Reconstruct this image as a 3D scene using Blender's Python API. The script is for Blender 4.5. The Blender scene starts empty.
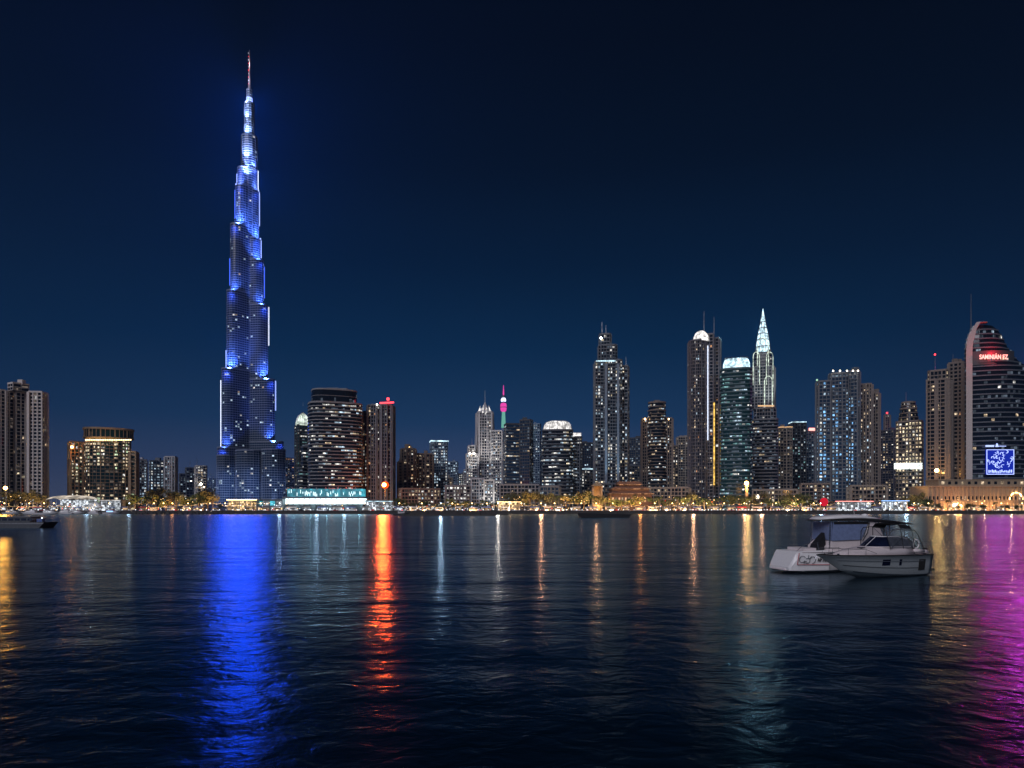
import bpy, math, random
from mathutils import Vector, Matrix, noise

# ------------------------------------------------------------------ camera, sky, light
sc = bpy.context.scene
COL = sc.collection
F, CX, HY, CH = 683.0, 512.0, 506.0, 6.0
cd = bpy.data.cameras.new('camera')
cam = bpy.data.objects.new('camera', cd); COL.objects.link(cam)
cam.location = (0, 0, CH); cam.rotation_euler = (math.radians(90), 0, 0)
cd.sensor_width = 36; cd.lens = 36 * F / 1024; cd.shift_y = (HY - 384) / 1024
cd.clip_start = 0.5; cd.clip_end = 30000
sc.camera = cam

def lin(c):
    return tuple((v / 255 / 12.92) if v / 255 <= 0.04045 else ((v / 255 + 0.055) / 1.055) ** 2.4 for v in c)

world = bpy.data.worlds.new('World'); sc.world = world; world.use_nodes = True
nt = world.node_tree; nt.nodes.clear()
wo = nt.nodes.new('ShaderNodeOutputWorld'); bg = nt.nodes.new('ShaderNodeBackground')
tc = nt.nodes.new('ShaderNodeTexCoord'); sp = nt.nodes.new('ShaderNodeSeparateXYZ')
rp = nt.nodes.new('ShaderNodeValToRGB')
nt.links.new(tc.outputs['Generated'], sp.inputs[0]); nt.links.new(sp.outputs['Z'], rp.inputs[0])
SKY = [(0.0, (74, 84, 112)), (0.05, (56, 72, 106)), (0.12, (28, 58, 94)), (0.22, (9, 43, 76)), (0.33, (2, 27, 53)), (0.44, (0, 12, 29)),
       (0.56, (0, 4, 14)), (0.75, (0, 2, 6)), (1.0, (0, 1, 4))]
el = rp.color_ramp.elements
while len(el) > 1: el.remove(el[-1])
for i, (p, c) in enumerate(SKY):
    e = el[0] if i == 0 else el.new(p)
    e.position = p; e.color = lin(c) + (1,)
# the air behind the city is brighter towards its middle and thins out sideways
ab = nt.nodes.new('ShaderNodeMapRange')
ab.inputs['From Min'].default_value = 0.60; ab.inputs['From Max'].default_value = 1.0
ab.inputs['To Min'].default_value = 0.45; ab.inputs['To Max'].default_value = 1.05
nt.links.new(sp.outputs['Y'], ab.inputs['Value'])
nt.links.new(rp.outputs[0], bg.inputs[0]); nt.links.new(ab.outputs[0], bg.inputs[1])
nt.links.new(bg.outputs[0], wo.inputs[0])

sun = bpy.data.lights.new('sky_light', 'SUN'); sun.energy = 1.3; sun.angle = math.radians(30); sun.color = (0.90, 0.88, 1.0)
so = bpy.data.objects.new('sky_light', sun); COL.objects.link(so)
so.rotation_euler = Vector((0.55, 1.0, -0.75)).to_track_quat('-Z', 'Y').to_euler()

vs = sc.view_settings
vs.view_transform = 'Standard'; vs.look = 'None'; vs.exposure = 0; vs.gamma = 1; vs.use_curve_mapping = False
sc.cycles.use_denoising = True
sc.cycles.sample_clamp_indirect = 2.5; sc.cycles.max_bounces = 5; sc.cycles.glossy_bounces = 3
sc.cycles.diffuse_bounces = 2; sc.cycles.transmission_bounces = 4; sc.cycles.caustics_reflective = True
sc.cycles.volume_bounces = 0

GZ = 2.0                                    # level of the land behind the quay
def PX(px, Y): return (px - CX) / F * Y
def PZ(py, Y): return CH + (HY - py) / F * Y

# ------------------------------------------------------------------ materials
def mat(name, col, rough=0.6, metal=0.0, var=0.25, scale=0.4, stretch=(1, 1, 1), bump=0.0, spec=0.5):
    m = bpy.data.materials.new(name); m.use_nodes = True
    t = m.node_tree; b = t.nodes['Principled BSDF']
    b.inputs['Roughness'].default_value = rough; b.inputs['Metallic'].default_value = metal
    b.inputs['Specular IOR Level'].default_value = spec
    g = t.nodes.new('ShaderNodeNewGeometry'); mp = t.nodes.new('ShaderNodeMapping'); n = t.nodes.new('ShaderNodeTexNoise')
    mp.inputs['Scale'].default_value = [scale * s for s in stretch]
    n.inputs['Detail'].default_value = 4
    t.links.new(g.outputs['Position'], mp.inputs[0]); t.links.new(mp.outputs[0], n.inputs['Vector'])
    r = t.nodes.new('ShaderNodeMapRange')
    r.inputs['From Min'].default_value = 0.3; r.inputs['From Max'].default_value = 0.7
    r.inputs['To Min'].default_value = 1 - var; r.inputs['To Max'].default_value = 1 + var
    t.links.new(n.outputs[0], r.inputs['Value'])
    v = t.nodes.new('ShaderNodeVectorMath'); v.operation = 'SCALE'; v.inputs[0].default_value = col
    t.links.new(r.outputs[0], v.inputs['Scale']); t.links.new(v.outputs[0], b.inputs['Base Color'])
    if bump:
        bp = t.nodes.new('ShaderNodeBump'); bp.inputs['Strength'].default_value = bump
        t.links.new(n.outputs[0], bp.inputs['Height']); t.links.new(bp.outputs[0], b.inputs['Normal'])
    return m

def emit(name, col, strength, cell=0.0, lo=0.25, hi=1.7, sampled=False, fine=0.0):
    m = bpy.data.materials.new(name); m.use_nodes = True
    t = m.node_tree; t.nodes.clear()
    o = t.nodes.new('ShaderNodeOutputMaterial'); e = t.nodes.new('ShaderNodeEmission')
    e.inputs[0].default_value = tuple(col) + (1,); e.inputs[1].default_value = strength
    if cell or fine:
        g = t.nodes.new('ShaderNodeNewGeometry')
        last = None
        if cell:                            # each room behind the glass is lit to its own level
            s = t.nodes.new('ShaderNodeVectorMath'); s.operation = 'SNAP'; s.inputs[1].default_value = (cell,) * 3
            w = t.nodes.new('ShaderNodeTexWhiteNoise'); r = t.nodes.new('ShaderNodeMapRange')
            pw = t.nodes.new('ShaderNodeMath'); pw.operation = 'POWER'; pw.inputs[1].default_value = 2.0
            t.links.new(g.outputs['Position'], s.inputs[0]); t.links.new(s.outputs[0], w.inputs['Vector'])
            t.links.new(w.outputs['Value'], pw.inputs[0]); t.links.new(pw.outputs[0], r.inputs['Value'])
            r.inputs['To Min'].default_value = lo * strength; r.inputs['To Max'].default_value = hi * strength
            last = r.outputs[0]
        if fine:
            n = t.nodes.new('ShaderNodeTexNoise'); n.inputs['Scale'].default_value = fine
            r2 = t.nodes.new('ShaderNodeMapRange'); r2.inputs['From Min'].default_value = 0.35; r2.inputs['From Max'].default_value = 0.65
            r2.inputs['To Min'].default_value = 0.25; r2.inputs['To Max'].default_value = 1.2
            t.links.new(g.outputs['Position'], n.inputs['Vector']); t.links.new(n.outputs[0], r2.inputs['Value'])
            mu = t.nodes.new('ShaderNodeMath'); mu.operation = 'MULTIPLY'
            t.links.new(r2.outputs[0], mu.inputs[0])
            if last: t.links.new(last, mu.inputs[1])
            else: mu.inputs[1].default_value = strength
            last = mu.outputs[0]
        t.links.new(last, e.inputs[1])
    t.links.new(e.outputs[0], o.inputs[0])
    m.cycles.emission_sampling = 'FRONT' if sampled else 'NONE'
    return m

M = {}
M['beige'] = mat('beige_stone', (0.68, 0.62, 0.58)); M['brown'] = mat('brown_render', (0.22, 0.185, 0.165))
M['tan'] = mat('tan_render', (0.32, 0.28, 0.245)); M['grey'] = mat('grey_concrete', (0.25, 0.255, 0.28))
M['pale'] = mat('pale_concrete', (0.50, 0.50, 0.53)); M['dark'] = mat('dark_cladding', (0.07, 0.075, 0.085), 0.45)
M['slate'] = mat('slate_cladding', (0.13, 0.15, 0.18), 0.45); M['teal'] = mat('teal_cladding', (0.08, 0.15, 0.18), 0.4)
M['steelblue'] = mat('steel_blue_cladding', (0.20, 0.27, 0.36), 0.4); M['towerskin'] = mat('steel_fins', (0.21, 0.25, 0.33), 0.45)
M['purple'] = mat('mauve_cladding', (0.15, 0.145, 0.17), 0.5)
M['glass'] = mat('dark_glass', (0.012, 0.018, 0.028), 0.12, 0, 0.5, 0.3); M['glassblue'] = mat('blue_glass', (0.02, 0.045, 0.09), 0.15, 0, 0.5, 0.3)
M['glassteal'] = mat('teal_glass', (0.015, 0.05, 0.06), 0.15, 0, 0.5, 0.3)
M['metal'] = mat('steel', (0.35, 0.36, 0.38), 0.35, 0.8); M['blackmetal'] = mat('black_metal', (0.02, 0.02, 0.022), 0.5, 0.3)
M['asphalt'] = mat('asphalt', (0.05, 0.05, 0.052), 0.85, 0, 0.3, 0.05); M['paving'] = mat('paving', (0.22, 0.20, 0.18), 0.7, 0, 0.25, 0.5)
M['quaystone'] = mat('quay_stone', (0.07, 0.066, 0.062), 0.8, 0, 0.5, 0.8); M['rock'] = mat('rock', (0.06, 0.058, 0.056), 0.9, 0, 0.5, 0.6)
M['bark'] = mat('bark', (0.10, 0.075, 0.055), 0.9, 0, 0.4, 2)
M['leaf'] = mat('leaf', (0.07, 0.10, 0.035), 0.6, 0, 0.45, 0.5); M['leafdark'] = mat('leaf_dark', (0.04, 0.065, 0.03), 0.6, 0, 0.45, 0.5)
M['leafolive'] = mat('leaf_olive', (0.10, 0.10, 0.04), 0.6, 0, 0.45, 0.5)
M['brick'] = mat('red_brick', (0.17, 0.095, 0.07), 0.8); M['canvas'] = mat('white_canvas', (0.75, 0.73, 0.70), 0.8, 0, 0.08)
M['sand'] = mat('sandstone', (0.40, 0.30, 0.20), 0.8)
M['carw'] = mat('car_white', (0.6, 0.6, 0.62), 0.3); M['cark'] = mat('car_dark', (0.03, 0.03, 0.035), 0.3); M['carr'] = mat('car_red', (0.35, 0.03, 0.03), 0.3)
M['rubber'] = mat('rubber', (0.02, 0.02, 0.02), 0.8)
M['redfabric'] = mat('red_fabric', (0.55, 0.03, 0.05), 0.7); M['bluefabric'] = mat('blue_fabric', (0.10, 0.16, 0.40), 0.7)
W = {   # window lights: bright and dim rooms
 'warm': emit('window_warm', (1, 0.76, 0.50), 0.95, 2.9, fine=0.9), 'yellow': emit('window_yellow', (1, 0.84, 0.56), 1.3, 2.9, fine=0.9),
 'white': emit('window_white', (0.95, 0.93, 0.88), 1.2, 2.9, fine=0.9), 'cool': emit('window_cool', (0.62, 0.82, 1.0), 1.0, 2.9, fine=0.9),
 'teal': emit('window_teal', (0.42, 0.85, 0.88), 0.55, 2.9, fine=0.9), 'blue': emit('window_blue', (0.24, 0.55, 1.0), 1.5, 2.9, fine=0.9),
 'green': emit('window_green', (0.75, 0.95, 0.60), 1.0, 2.9, fine=0.9), 'orange': emit('window_orange', (1, 0.5, 0.25), 0.8, 2.9, fine=0.9),
 'dimwarm': emit('window_dim_warm', (1, 0.80, 0.66), 0.10, 2.9), 'dimcool': emit('window_dim_cool', (0.6, 0.76, 1.0), 0.12, 2.9),
 'brightwhite': emit('window_bright_white', (1, 0.97, 0.9), 4.0, 2.9, fine=0.9),
}
E = {
 'lampwarm': emit('lamp_warm', (1, 0.60, 0.22), 14), 'lampwhite': emit('lamp_white', (1, 0.86, 0.66), 14), 'lampcool': emit('lamp_cool', (0.75, 0.86, 1), 9),
 'sodium': emit('lamp_sodium', (1, 0.45, 0.10), 30), 'orangehot': emit('lamp_orange_hot', (1, 0.33, 0.06), 60),
 'bulb': emit('bulb', (1, 0.62, 0.26), 7, 1.3, 0.3, 1.5), 'bulbcool': emit('bulb_cool', (0.8, 0.88, 1), 5, 1.3, 0.3, 1.5),
 'bluewhite': emit('led_blue_white', (0.30, 0.42, 1), 2.6), 'blueled': emit('led_blue', (0.06, 0.14, 1), 2.2), 'icewhite': emit('led_ice', (0.72, 0.80, 1), 2.6),
 'red': emit('led_red', (1, 0.04, 0.05), 5), 'redsign': emit('sign_red', (1, 0.30, 0.26), 3.2), 'redglow': emit('sign_red_wash', (0.5, 0.0, 0.015), 0.07),
 'magenta': emit('led_magenta', (1, 0.08, 0.50), .95), 'aqua': emit('led_aqua', (0.10, 0.62, 0.78), 0.9, 2.0, 0.5, 1.3), 'aquapale': emit('led_aqua_pale', (0.75, 0.97, 1), 2.6),
 'crownwhite': emit('crown_white', (1, 0.96, 0.93), 1.4, 0, fine=0.25), 'crowncool': emit('crown_cool', (0.62, 0.88, 1), 2.0, 0, fine=0.3),
 'crownpale': emit('crown_pale_green', (0.85, 1, 0.85), 1.2, 0, fine=0.3), 'gold': emit('led_gold', (1, 0.60, 0.12), 1.5, 2, 0.4, 1.3),
 'mint': emit('led_mint', (0.35, 1, 0.80), 0.45), 'greenlight': emit('green_floodlit', (0.55, 1, 0.7), 0.9),
 'uplit': emit('uplit_warm', (1, 0.6, 0.3), 1.0), 'signwhite': emit('sign_white', (0.9, 1, 0.95), 3.0, 0, fine=0.5),
 'signblue': emit('sign_blue', (0.25, 0.5, 1), 2.6), 'screenblue': emit('screen_blue', (0.02, 0.05, 0.75), 0.55), 'screenlit': emit('screen_lit', (0.42, 0.52, 1), 1.8),
 'shop': emit('shop_light', (1, 0.66, 0.34), 1.15, 1.7, 0.15, 1.8, fine=0.8), 'shopcool': emit('shop_light_cool', (0.85, 0.92, 1), 1.0, 1.7, 0.15, 1.8, fine=0.8),
 'head': emit('headlight', (1, 0.93, 0.8), 4), 'tail': emit('tail_light', (1, 0.05, 0.03), 6),
}

# ------------------------------------------------------------------ mesh helpers
class MB:
    def __init__(s): s.v = []; s.f = []
    def add(s, vs, fs):
        o = len(s.v); s.v += [tuple(p) for p in vs]; s.f += [tuple(i + o for i in f) for f in fs]; return s
    def box(s, x0, x1, y0, y1, z0, z1):
        return s.add([(x0, y0, z0), (x1, y0, z0), (x1, y1, z0), (x0, y1, z0), (x0, y0, z1), (x1, y0, z1), (x1, y1, z1), (x0, y1, z1)],
                     [(0, 3, 2, 1), (4, 5, 6, 7), (0, 1, 5, 4), (1, 2, 6, 5), (2, 3, 7, 6), (3, 0, 4, 7)])
    def obox(s, c, u, w, d, h):           # c bottom centre, u unit direction of the width
        n = Vector((u[1], -u[0])); P = []
        for z in (0, h):
            for a, b in ((-1, 1), (1, 1), (1, -1), (-1, -1)):
                P.append((c[0] + u[0] * w / 2 * a + n.x * d / 2 * b, c[1] + u[1] * w / 2 * a + n.y * d / 2 * b, c[2] + z))
        return s.add(P, [(0, 3, 2, 1), (4, 5, 6, 7), (0, 1, 5, 4), (1, 2, 6, 5), (2, 3, 7, 6), (3, 0, 4, 7)])
    def prism(s, fp, z0, z1, fp2=None, bottom=True):
        n = len(fp); fp2 = fp2 or fp
        V = [(p[0], p[1], z0) for p in fp] + [(p[0], p[1], z1) for p in fp2]
        fs = [(i, (i + 1) % n, (i + 1) % n + n, i + n) for i in range(n)] + [tuple(range(n, 2 * n))]
        if bottom: fs.append(tuple(reversed(range(n))))
        return s.add(V, fs)
    def rings(s, rs, cap=True):           # rs: list of equal-length point loops
        n = len(rs[0]); V = [p for r in rs for p in r]; fs = []
        for k in range(len(rs) - 1):
            for i in range(n):
                j = (i + 1) % n; fs.append((k * n + i, k * n + j, (k + 1) * n + j, (k + 1) * n + i))
        if cap: fs += [tuple(reversed(range(n))), tuple(range((len(rs) - 1) * n, len(rs) * n))]
        return s.add(V, fs)
    def lathe(s, c, prof, n=12):          # prof: (radius, z) upwards
        return s.rings([[(c[0] + r * math.cos(2 * math.pi * i / n), c[1] + r * math.sin(2 * math.pi * i / n), c[2] + z) for i in range(n)] for r, z in prof])
    def tube(s, p, q, r0, r1=None, n=6):
        p = Vector(p); q = Vector(q); r1 = r0 if r1 is None else r1
        d = (q - p).normalized(); a = d.orthogonal().normalized(); b = d.cross(a)
        return s.rings([[tuple(c + (a * math.cos(2 * math.pi * i / n) + b * math.sin(2 * math.pi * i / n)) * r) for i in range(n)] for c, r in ((p, r0), (q, r1))])
    def path(s, pts, r, n=6):
        for a, b in zip(pts, pts[1:]): s.tube(a, b, r, r, n)
        return s
    def ball(s, c, r, n=8, k=5, sz=1.0):
        return s.lathe(c, [(max(0.02 * r, r * math.sin(math.pi * j / k)), -r * sz * math.cos(math.pi * j / k)) for j in range(k + 1)], n)
    def build(s, name, m, parent=None, smooth=False, kind=None, label=None):
        me = bpy.data.meshes.new(name)
        off = parent.location if (parent is not None and not parent.get('local')) else Vector((0, 0, 0))
        if parent is not None and parent.parent is not None and not parent.get('local'): off = parent.parent.location
        me.from_pydata([(x - off[0], y - off[1], z - off[2]) for x, y, z in s.v], [], s.f)
        me.materials.append(m)
        if smooth:
            for p in me.polygons: p.use_smooth = True
        me.validate(); me.update()
        o = bpy.data.objects.new(name, me); COL.objects.link(o)
        if parent is not None: o.parent = parent
        if kind: o['kind'] = kind
        if label: o['label'] = label
        return o

def thing(name, label, cat, loc, rz=0, group=None, local=False):
    o = bpy.data.objects.new(name, None); COL.objects.link(o); o.location = loc; o.rotation_euler = (0, 0, rz)
    o.empty_display_size = 0.5
    o['label'] = label; o['category'] = cat
    if group: o['group'] = group
    if local: o['local'] = 1
    return o
def lpart(t, name, mb, m, smooth=False, parent=None, label=None):    # a part whose shape is in the thing's own axes
    me = bpy.data.meshes.new(name); me.from_pydata(mb.v, [], mb.f); me.materials.append(m)
    if smooth:
        for p in me.polygons: p.use_smooth = True
    me.validate(); me.update()
    o = bpy.data.objects.new(name, me); COL.objects.link(o); o.parent = parent or t
    if label: o['label'] = label
    return o
def copy_thing(src, loc, rz=0, s=1.0, label=None):
    r = src.copy(); COL.objects.link(r); r.location = loc; r.rotation_euler = (0, 0, rz); r.scale = (s, s, s)
    if label: r['label'] = label
    for ch in list(src.children):
        c = ch.copy(); COL.objects.link(c); c.parent = r
        for g in list(ch.children):
            d = g.copy(); COL.objects.link(d); d.parent = c
    return r
def structure(name, mb, m, smooth=False):
    return mb.build(name, m, None, smooth, 'structure')
def lamp(kind, loc, power, col, parent=None, radius=0.5, aim=None, size=None, blend=0.5):
    l = bpy.data.lights.new('light', kind); l.energy = power; l.color = col; l.shadow_soft_size = radius
    o = bpy.data.objects.new('light', l); COL.objects.link(o)
    loc = Vector(loc)
    if parent is not None: o.parent = parent; o.location = loc - (Vector((0, 0, 0)) if parent.get('local') else parent.location)
    else: o.location = loc
    if aim is not None:
        o.rotation_euler = (Vector(aim) - loc).to_track_quat('-Z', 'Y').to_euler(); l.spot_size = math.radians(size); l.spot_blend = blend
    return o

# ------------------------------------------------------------------ footprints
def shape_pts(shape, dep, n=28):
    if shape == 'rect': return [(-.5, 0), (.5, 0), (.5, dep), (-.5, dep)]
    if shape == 'cham':
        c = .12; return [(-.5 + c, 0), (.5 - c, 0), (.5, c), (.5, dep - c), (.5 - c, dep), (-.5 + c, dep), (-.5, dep - c), (-.5, c)]
    if shape == 'notch':      # bays and recesses along the front
        return [(-.5, .1), (-.5 + .16, .1), (-.5 + .16, 0), (-.12, 0), (-.12, .09), (.12, .09), (.12, 0), (.34, 0), (.34, .1), (.5, .1), (.5, dep), (-.5, dep)]
    if shape == 'round': return [(.5 * math.cos(2 * math.pi * i / n), dep / 2 + dep / 2 * math.sin(2 * math.pi * i / n)) for i in range(n)]
    if shape == 'bow':        # curved front, flat back
        P = [(.5 * math.cos(a), dep * .55 + dep * .55 * math.sin(a)) for a in [math.pi + math.pi * i / 16 for i in range(17)]]
        return P + [(.5, dep), (-.5, dep)]
    if shape == 'super':
        P = []
        for i in range(32):
            a = 2 * math.pi * i / 32; c, q = math.cos(a), math.sin(a)
            P.append((.5 * math.copysign(abs(c) ** .6, c), dep / 2 + dep / 2 * math.copysign(abs(q) ** .6, q)))
        return P
def fit(shape, dep, px0, px1, Y, rot):
    base = shape_pts(shape, dep); az = math.atan2((px0 + px1) / 2 - CX, F)
    a = math.radians(rot) - az
    base = [(x * math.cos(a) - y * math.sin(a), x * math.sin(a) + y * math.cos(a)) for x, y in base]
    s = (px1 - px0) / F * Y; cx = PX((px0 + px1) / 2, Y)
    for _ in range(14):
        pts = [(x * s + cx, y * s) for x, y in base]; my = min(p[1] for p in pts)
        pts = [(x, y - my + Y) for x, y in pts]
        q = [CX + F * x / y for x, y in pts]; w = max(q) - min(q)
        s *= (px1 - px0) / w; cx += ((px0 + px1) / 2 - (max(q) + min(q)) / 2) / F * Y
    return pts
def grow(fp, d):                          # offset a footprint outwards by d
    n = len(fp); out = []
    for i in range(n):
        a, b, c = Vector(fp[i - 1]), Vector(fp[i]), Vector(fp[(i + 1) % n])
        e1 = (b - a).normalized(); e2 = (c - b).normalized()
        n1 = Vector((e1.y, -e1.x)); n2 = Vector((e2.y, -e2.x)); m = n1 + n2
        m = n1 if m.length < 1e-4 else m / max(0.35, (1 + n1.dot(n2)))
        out.append((b.x + m.x * d, b.y + m.y * d))
    return out
def scalefp(fp, k, c=None):
    c = c or (sum(p[0] for p in fp) / len(fp), sum(p[1] for p in fp) / len(fp))
    return [(c[0] + (p[0] - c[0]) * k, c[1] + (p[1] - c[1]) * k) for p in fp]

# ------------------------------------------------------------------ building generator
class Bld:
    def __init__(s, name, label, px, Y, frame='grey', glass='glass', cat='tower', pal=(('warm', 3), ('white', 2)), seed=1, group=None, cap=100, dim=0.25, dimk='dimcool'):
        s.Y = Y; s.t = thing(name, label, cat, (PX(px, Y), Y + 15, GZ), 0, group)
        s.fr = MB(); s.gl = MB(); s.w = []; s.frame = M[frame]; s.glass = M[glass]; s.rng = random.Random(seed)
        s.pal = [k for k, c in pal for _ in range(c)]; s.cap = cap; s.dim = dim; s.dimk = dimk; s.seed = seed; s.rib = 3 + seed % 3
    def tier(s, px0, px1, pyb, pyt, shape='rect', rot=0, dep=.7, fh=3.6, bay=3.2, lit=.3, pat='random', slab=.35, slabh=.9, pier=.3, pierw=.6, every=1, fp=None, taper=None, parapet=1.2, Y=None, win=.62):
        Y = Y or s.Y; fp = fp or fit(shape, dep, px0, px1, Y, rot)
        z0 = GZ if pyb is None else PZ(pyb, Y); z1 = PZ(pyt, Y)
        nf = max(1, round((z1 - z0) / fh)); fh = (z1 - z0) / nf
        T = (lambda t: 1.0) if taper is None else (lambda t: 1 + (taper - 1) * t)
        if taper is None: s.gl.prism(fp, z0, z1)
        else: s.gl.prism(fp, z0, z1, scalefp(fp, taper))
        out = grow(fp, slab); n = len(fp)
        for f in range(nf + 1):
            if f % every and f != nf: continue
            z = z0 + f * fh; k = T(f / nf); o = out if k == 1 else grow(scalefp(fp, k), slab)
            s.fr.prism(o, z - slabh / 2 if f else z, z + slabh / 2 if f < nf else z + parapet)
        offs = s.rng.random() * 100; ie = 0
        for i in range(n):
            a, b = Vector(fp[i]), Vector(fp[(i + 1) % n]); L = (b - a).length
            if L < .8: continue
            u = (b - a) / L; nr = Vector((u.y, -u.x))
            mid = (a + b) / 2; facing = -nr.dot(mid.normalized())
            if nr.y > 0.45: continue
            nb = max(1, round(L / bay)); bw = L / nb
            if pier > 0 and taper is None:
                for j in range(nb + (0 if n > 12 else 1)):
                    big = (j + ie) % s.rib == 0; pd = (pier + .02) * (2.4 if big else 1); p = a + u * bw * j + nr * pd / 2
                    s.fr.obox((p.x, p.y, z0), (u.x, u.y), pierw * (1.7 if big else .8), pd, z1 - z0)
            if facing < -0.05: ie += nb; continue
            cw = [s.rng.random() ** 1.6 * 2.2 for _ in range(nb)]
            for j in range(nb):
                for f in range(nf):
                    if pat == 'random': on = s.rng.random() < lit * max(.1, 1 + 2.4 * noise.noise(((ie + j) * .33 + offs, f * .21, s.seed * 1.7)))
                    elif pat == 'cols': on = s.rng.random() < lit * cw[j] * max(.15, 1 + 2.0 * noise.noise((j * .2 + offs, f * .12, s.seed * .7)))
                    elif pat == 'office':
                        v = noise.noise(((ie + j) * .22 + offs, f * 1.9 + offs, s.seed)); on = v > (.5 - lit) * .9 and s.rng.random() < .8
                    elif pat == 'bays': on = s.rng.random() < (lit if (j // 2) % 2 == 0 and .12 < f / nf < .80 else .07) * max(.25, 1 + 1.2 * noise.noise((offs, f * .16, s.seed)))
                    elif pat == 'grid': on = s.rng.random() < lit and j % 2 == 0
                    else: on = False
                    key = s.rng.choice(s.pal) if on else (s.dimk if s.rng.random() < s.dim else None)
                    if not key: continue
                    t = (f + .5) / nf; k = T(t)
                    ww = bw * (.97 if pat == 'office' else s.rng.choice((.45, win, .8))) - (pierw if pier else 0) * .6
                    ww = max(ww, .9); hh = min(fh - slabh, fh * (.36 if pat == 'office' else s.rng.choice((.42, .55, .62))))
                    aa = a
                    if k != 1:
                        sc2 = scalefp(fp, k); a2, b2 = Vector(sc2[i]), Vector(sc2[(i + 1) % n]); c = a2 + (b2 - a2) * ((j + .5) / nb)
                    else: c = a + u * bw * (j + .5)
                    c = c + nr * .06
                    s.w.append((key, (c.x, c.y, z0 + f * fh + slabh / 2 + .05), (u.x, u.y), ww, hh))
            ie += nb
        s.top = (fp, z1 + parapet); return fp, z0, z1
    def units(s, k=2, h=3.5, m=None):       # machine rooms on the roof
        fp, z = s.top; c = (sum(p[0] for p in fp) / len(fp), sum(p[1] for p in fp) / len(fp))
        w = (max(p[0] for p in fp) - min(p[0] for p in fp))
        for i in range(k):
            q = s.rng.uniform(.18, .34) * w; x = c[0] + s.rng.uniform(-.22, .22) * w; hh = h * s.rng.uniform(.6, 1.3)
            MB().box(x - q / 2, x + q / 2, c[1] - q / 2, c[1] + q / 2, z - 1.4, z + hh).build('roof_unit', m or s.frame, s.t)
    def mast(s, px, pyb, pyt, r=.5, m=None, Y=None, name='mast'):
        Y = Y or s.Y + 12; x = PX(px, Y); mb = MB().tube((x, Y, PZ(pyb, Y)), (x, Y, PZ(pyt, Y)), r, r * .35, 6)
        return mb.build(name, m or M['metal'], s.t)
    def beacon(s, px, py, r=1.0, m='red', Y=None):
        Y = Y or s.Y + 3
        return MB().ball((PX(px, Y), Y, PZ(py, Y)), r, 8, 5).build('beacon', E[m], s.t)
    def part(s, name, mb, m, smooth=False, label=None): return mb.build(name, m, s.t, smooth, None, label)
    def done(s):
        if s.gl.v: s.gl.build('glass_wall', s.glass, s.t)
        if s.fr.v: s.fr.build('facade_frame', s.frame, s.t)
        bright = [w for w in s.w if not w[0].startswith('dim')]; dim = [w for w in s.w if w[0].startswith('dim')]
        s.rng.shuffle(bright); bright.sort(key=lambda w: -round(w[3] * w[4] / 1.2))
        one = bright[:s.cap]; rest = bright[s.cap:]
        for k, c, u, w, h in one: MB().obox(c, u, w, .12, h).build('window', W[k], s.t)
        if rest or dim:
            mb = MB(); idx = []; keys = sorted({w[0] for w in rest + dim})
            for k, c, u, w, h in rest + dim:
                mb.obox(c, u, w, .12, h); idx += [keys.index(k)] * 6
            o = mb.build('window', W[keys[0]], s.t, kind='stuff')
            for k in keys[1:]: o.data.materials.append(W[k])
            for p, i in zip(o.data.polygons, idx): p.material_index = i
        return s.t

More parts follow.
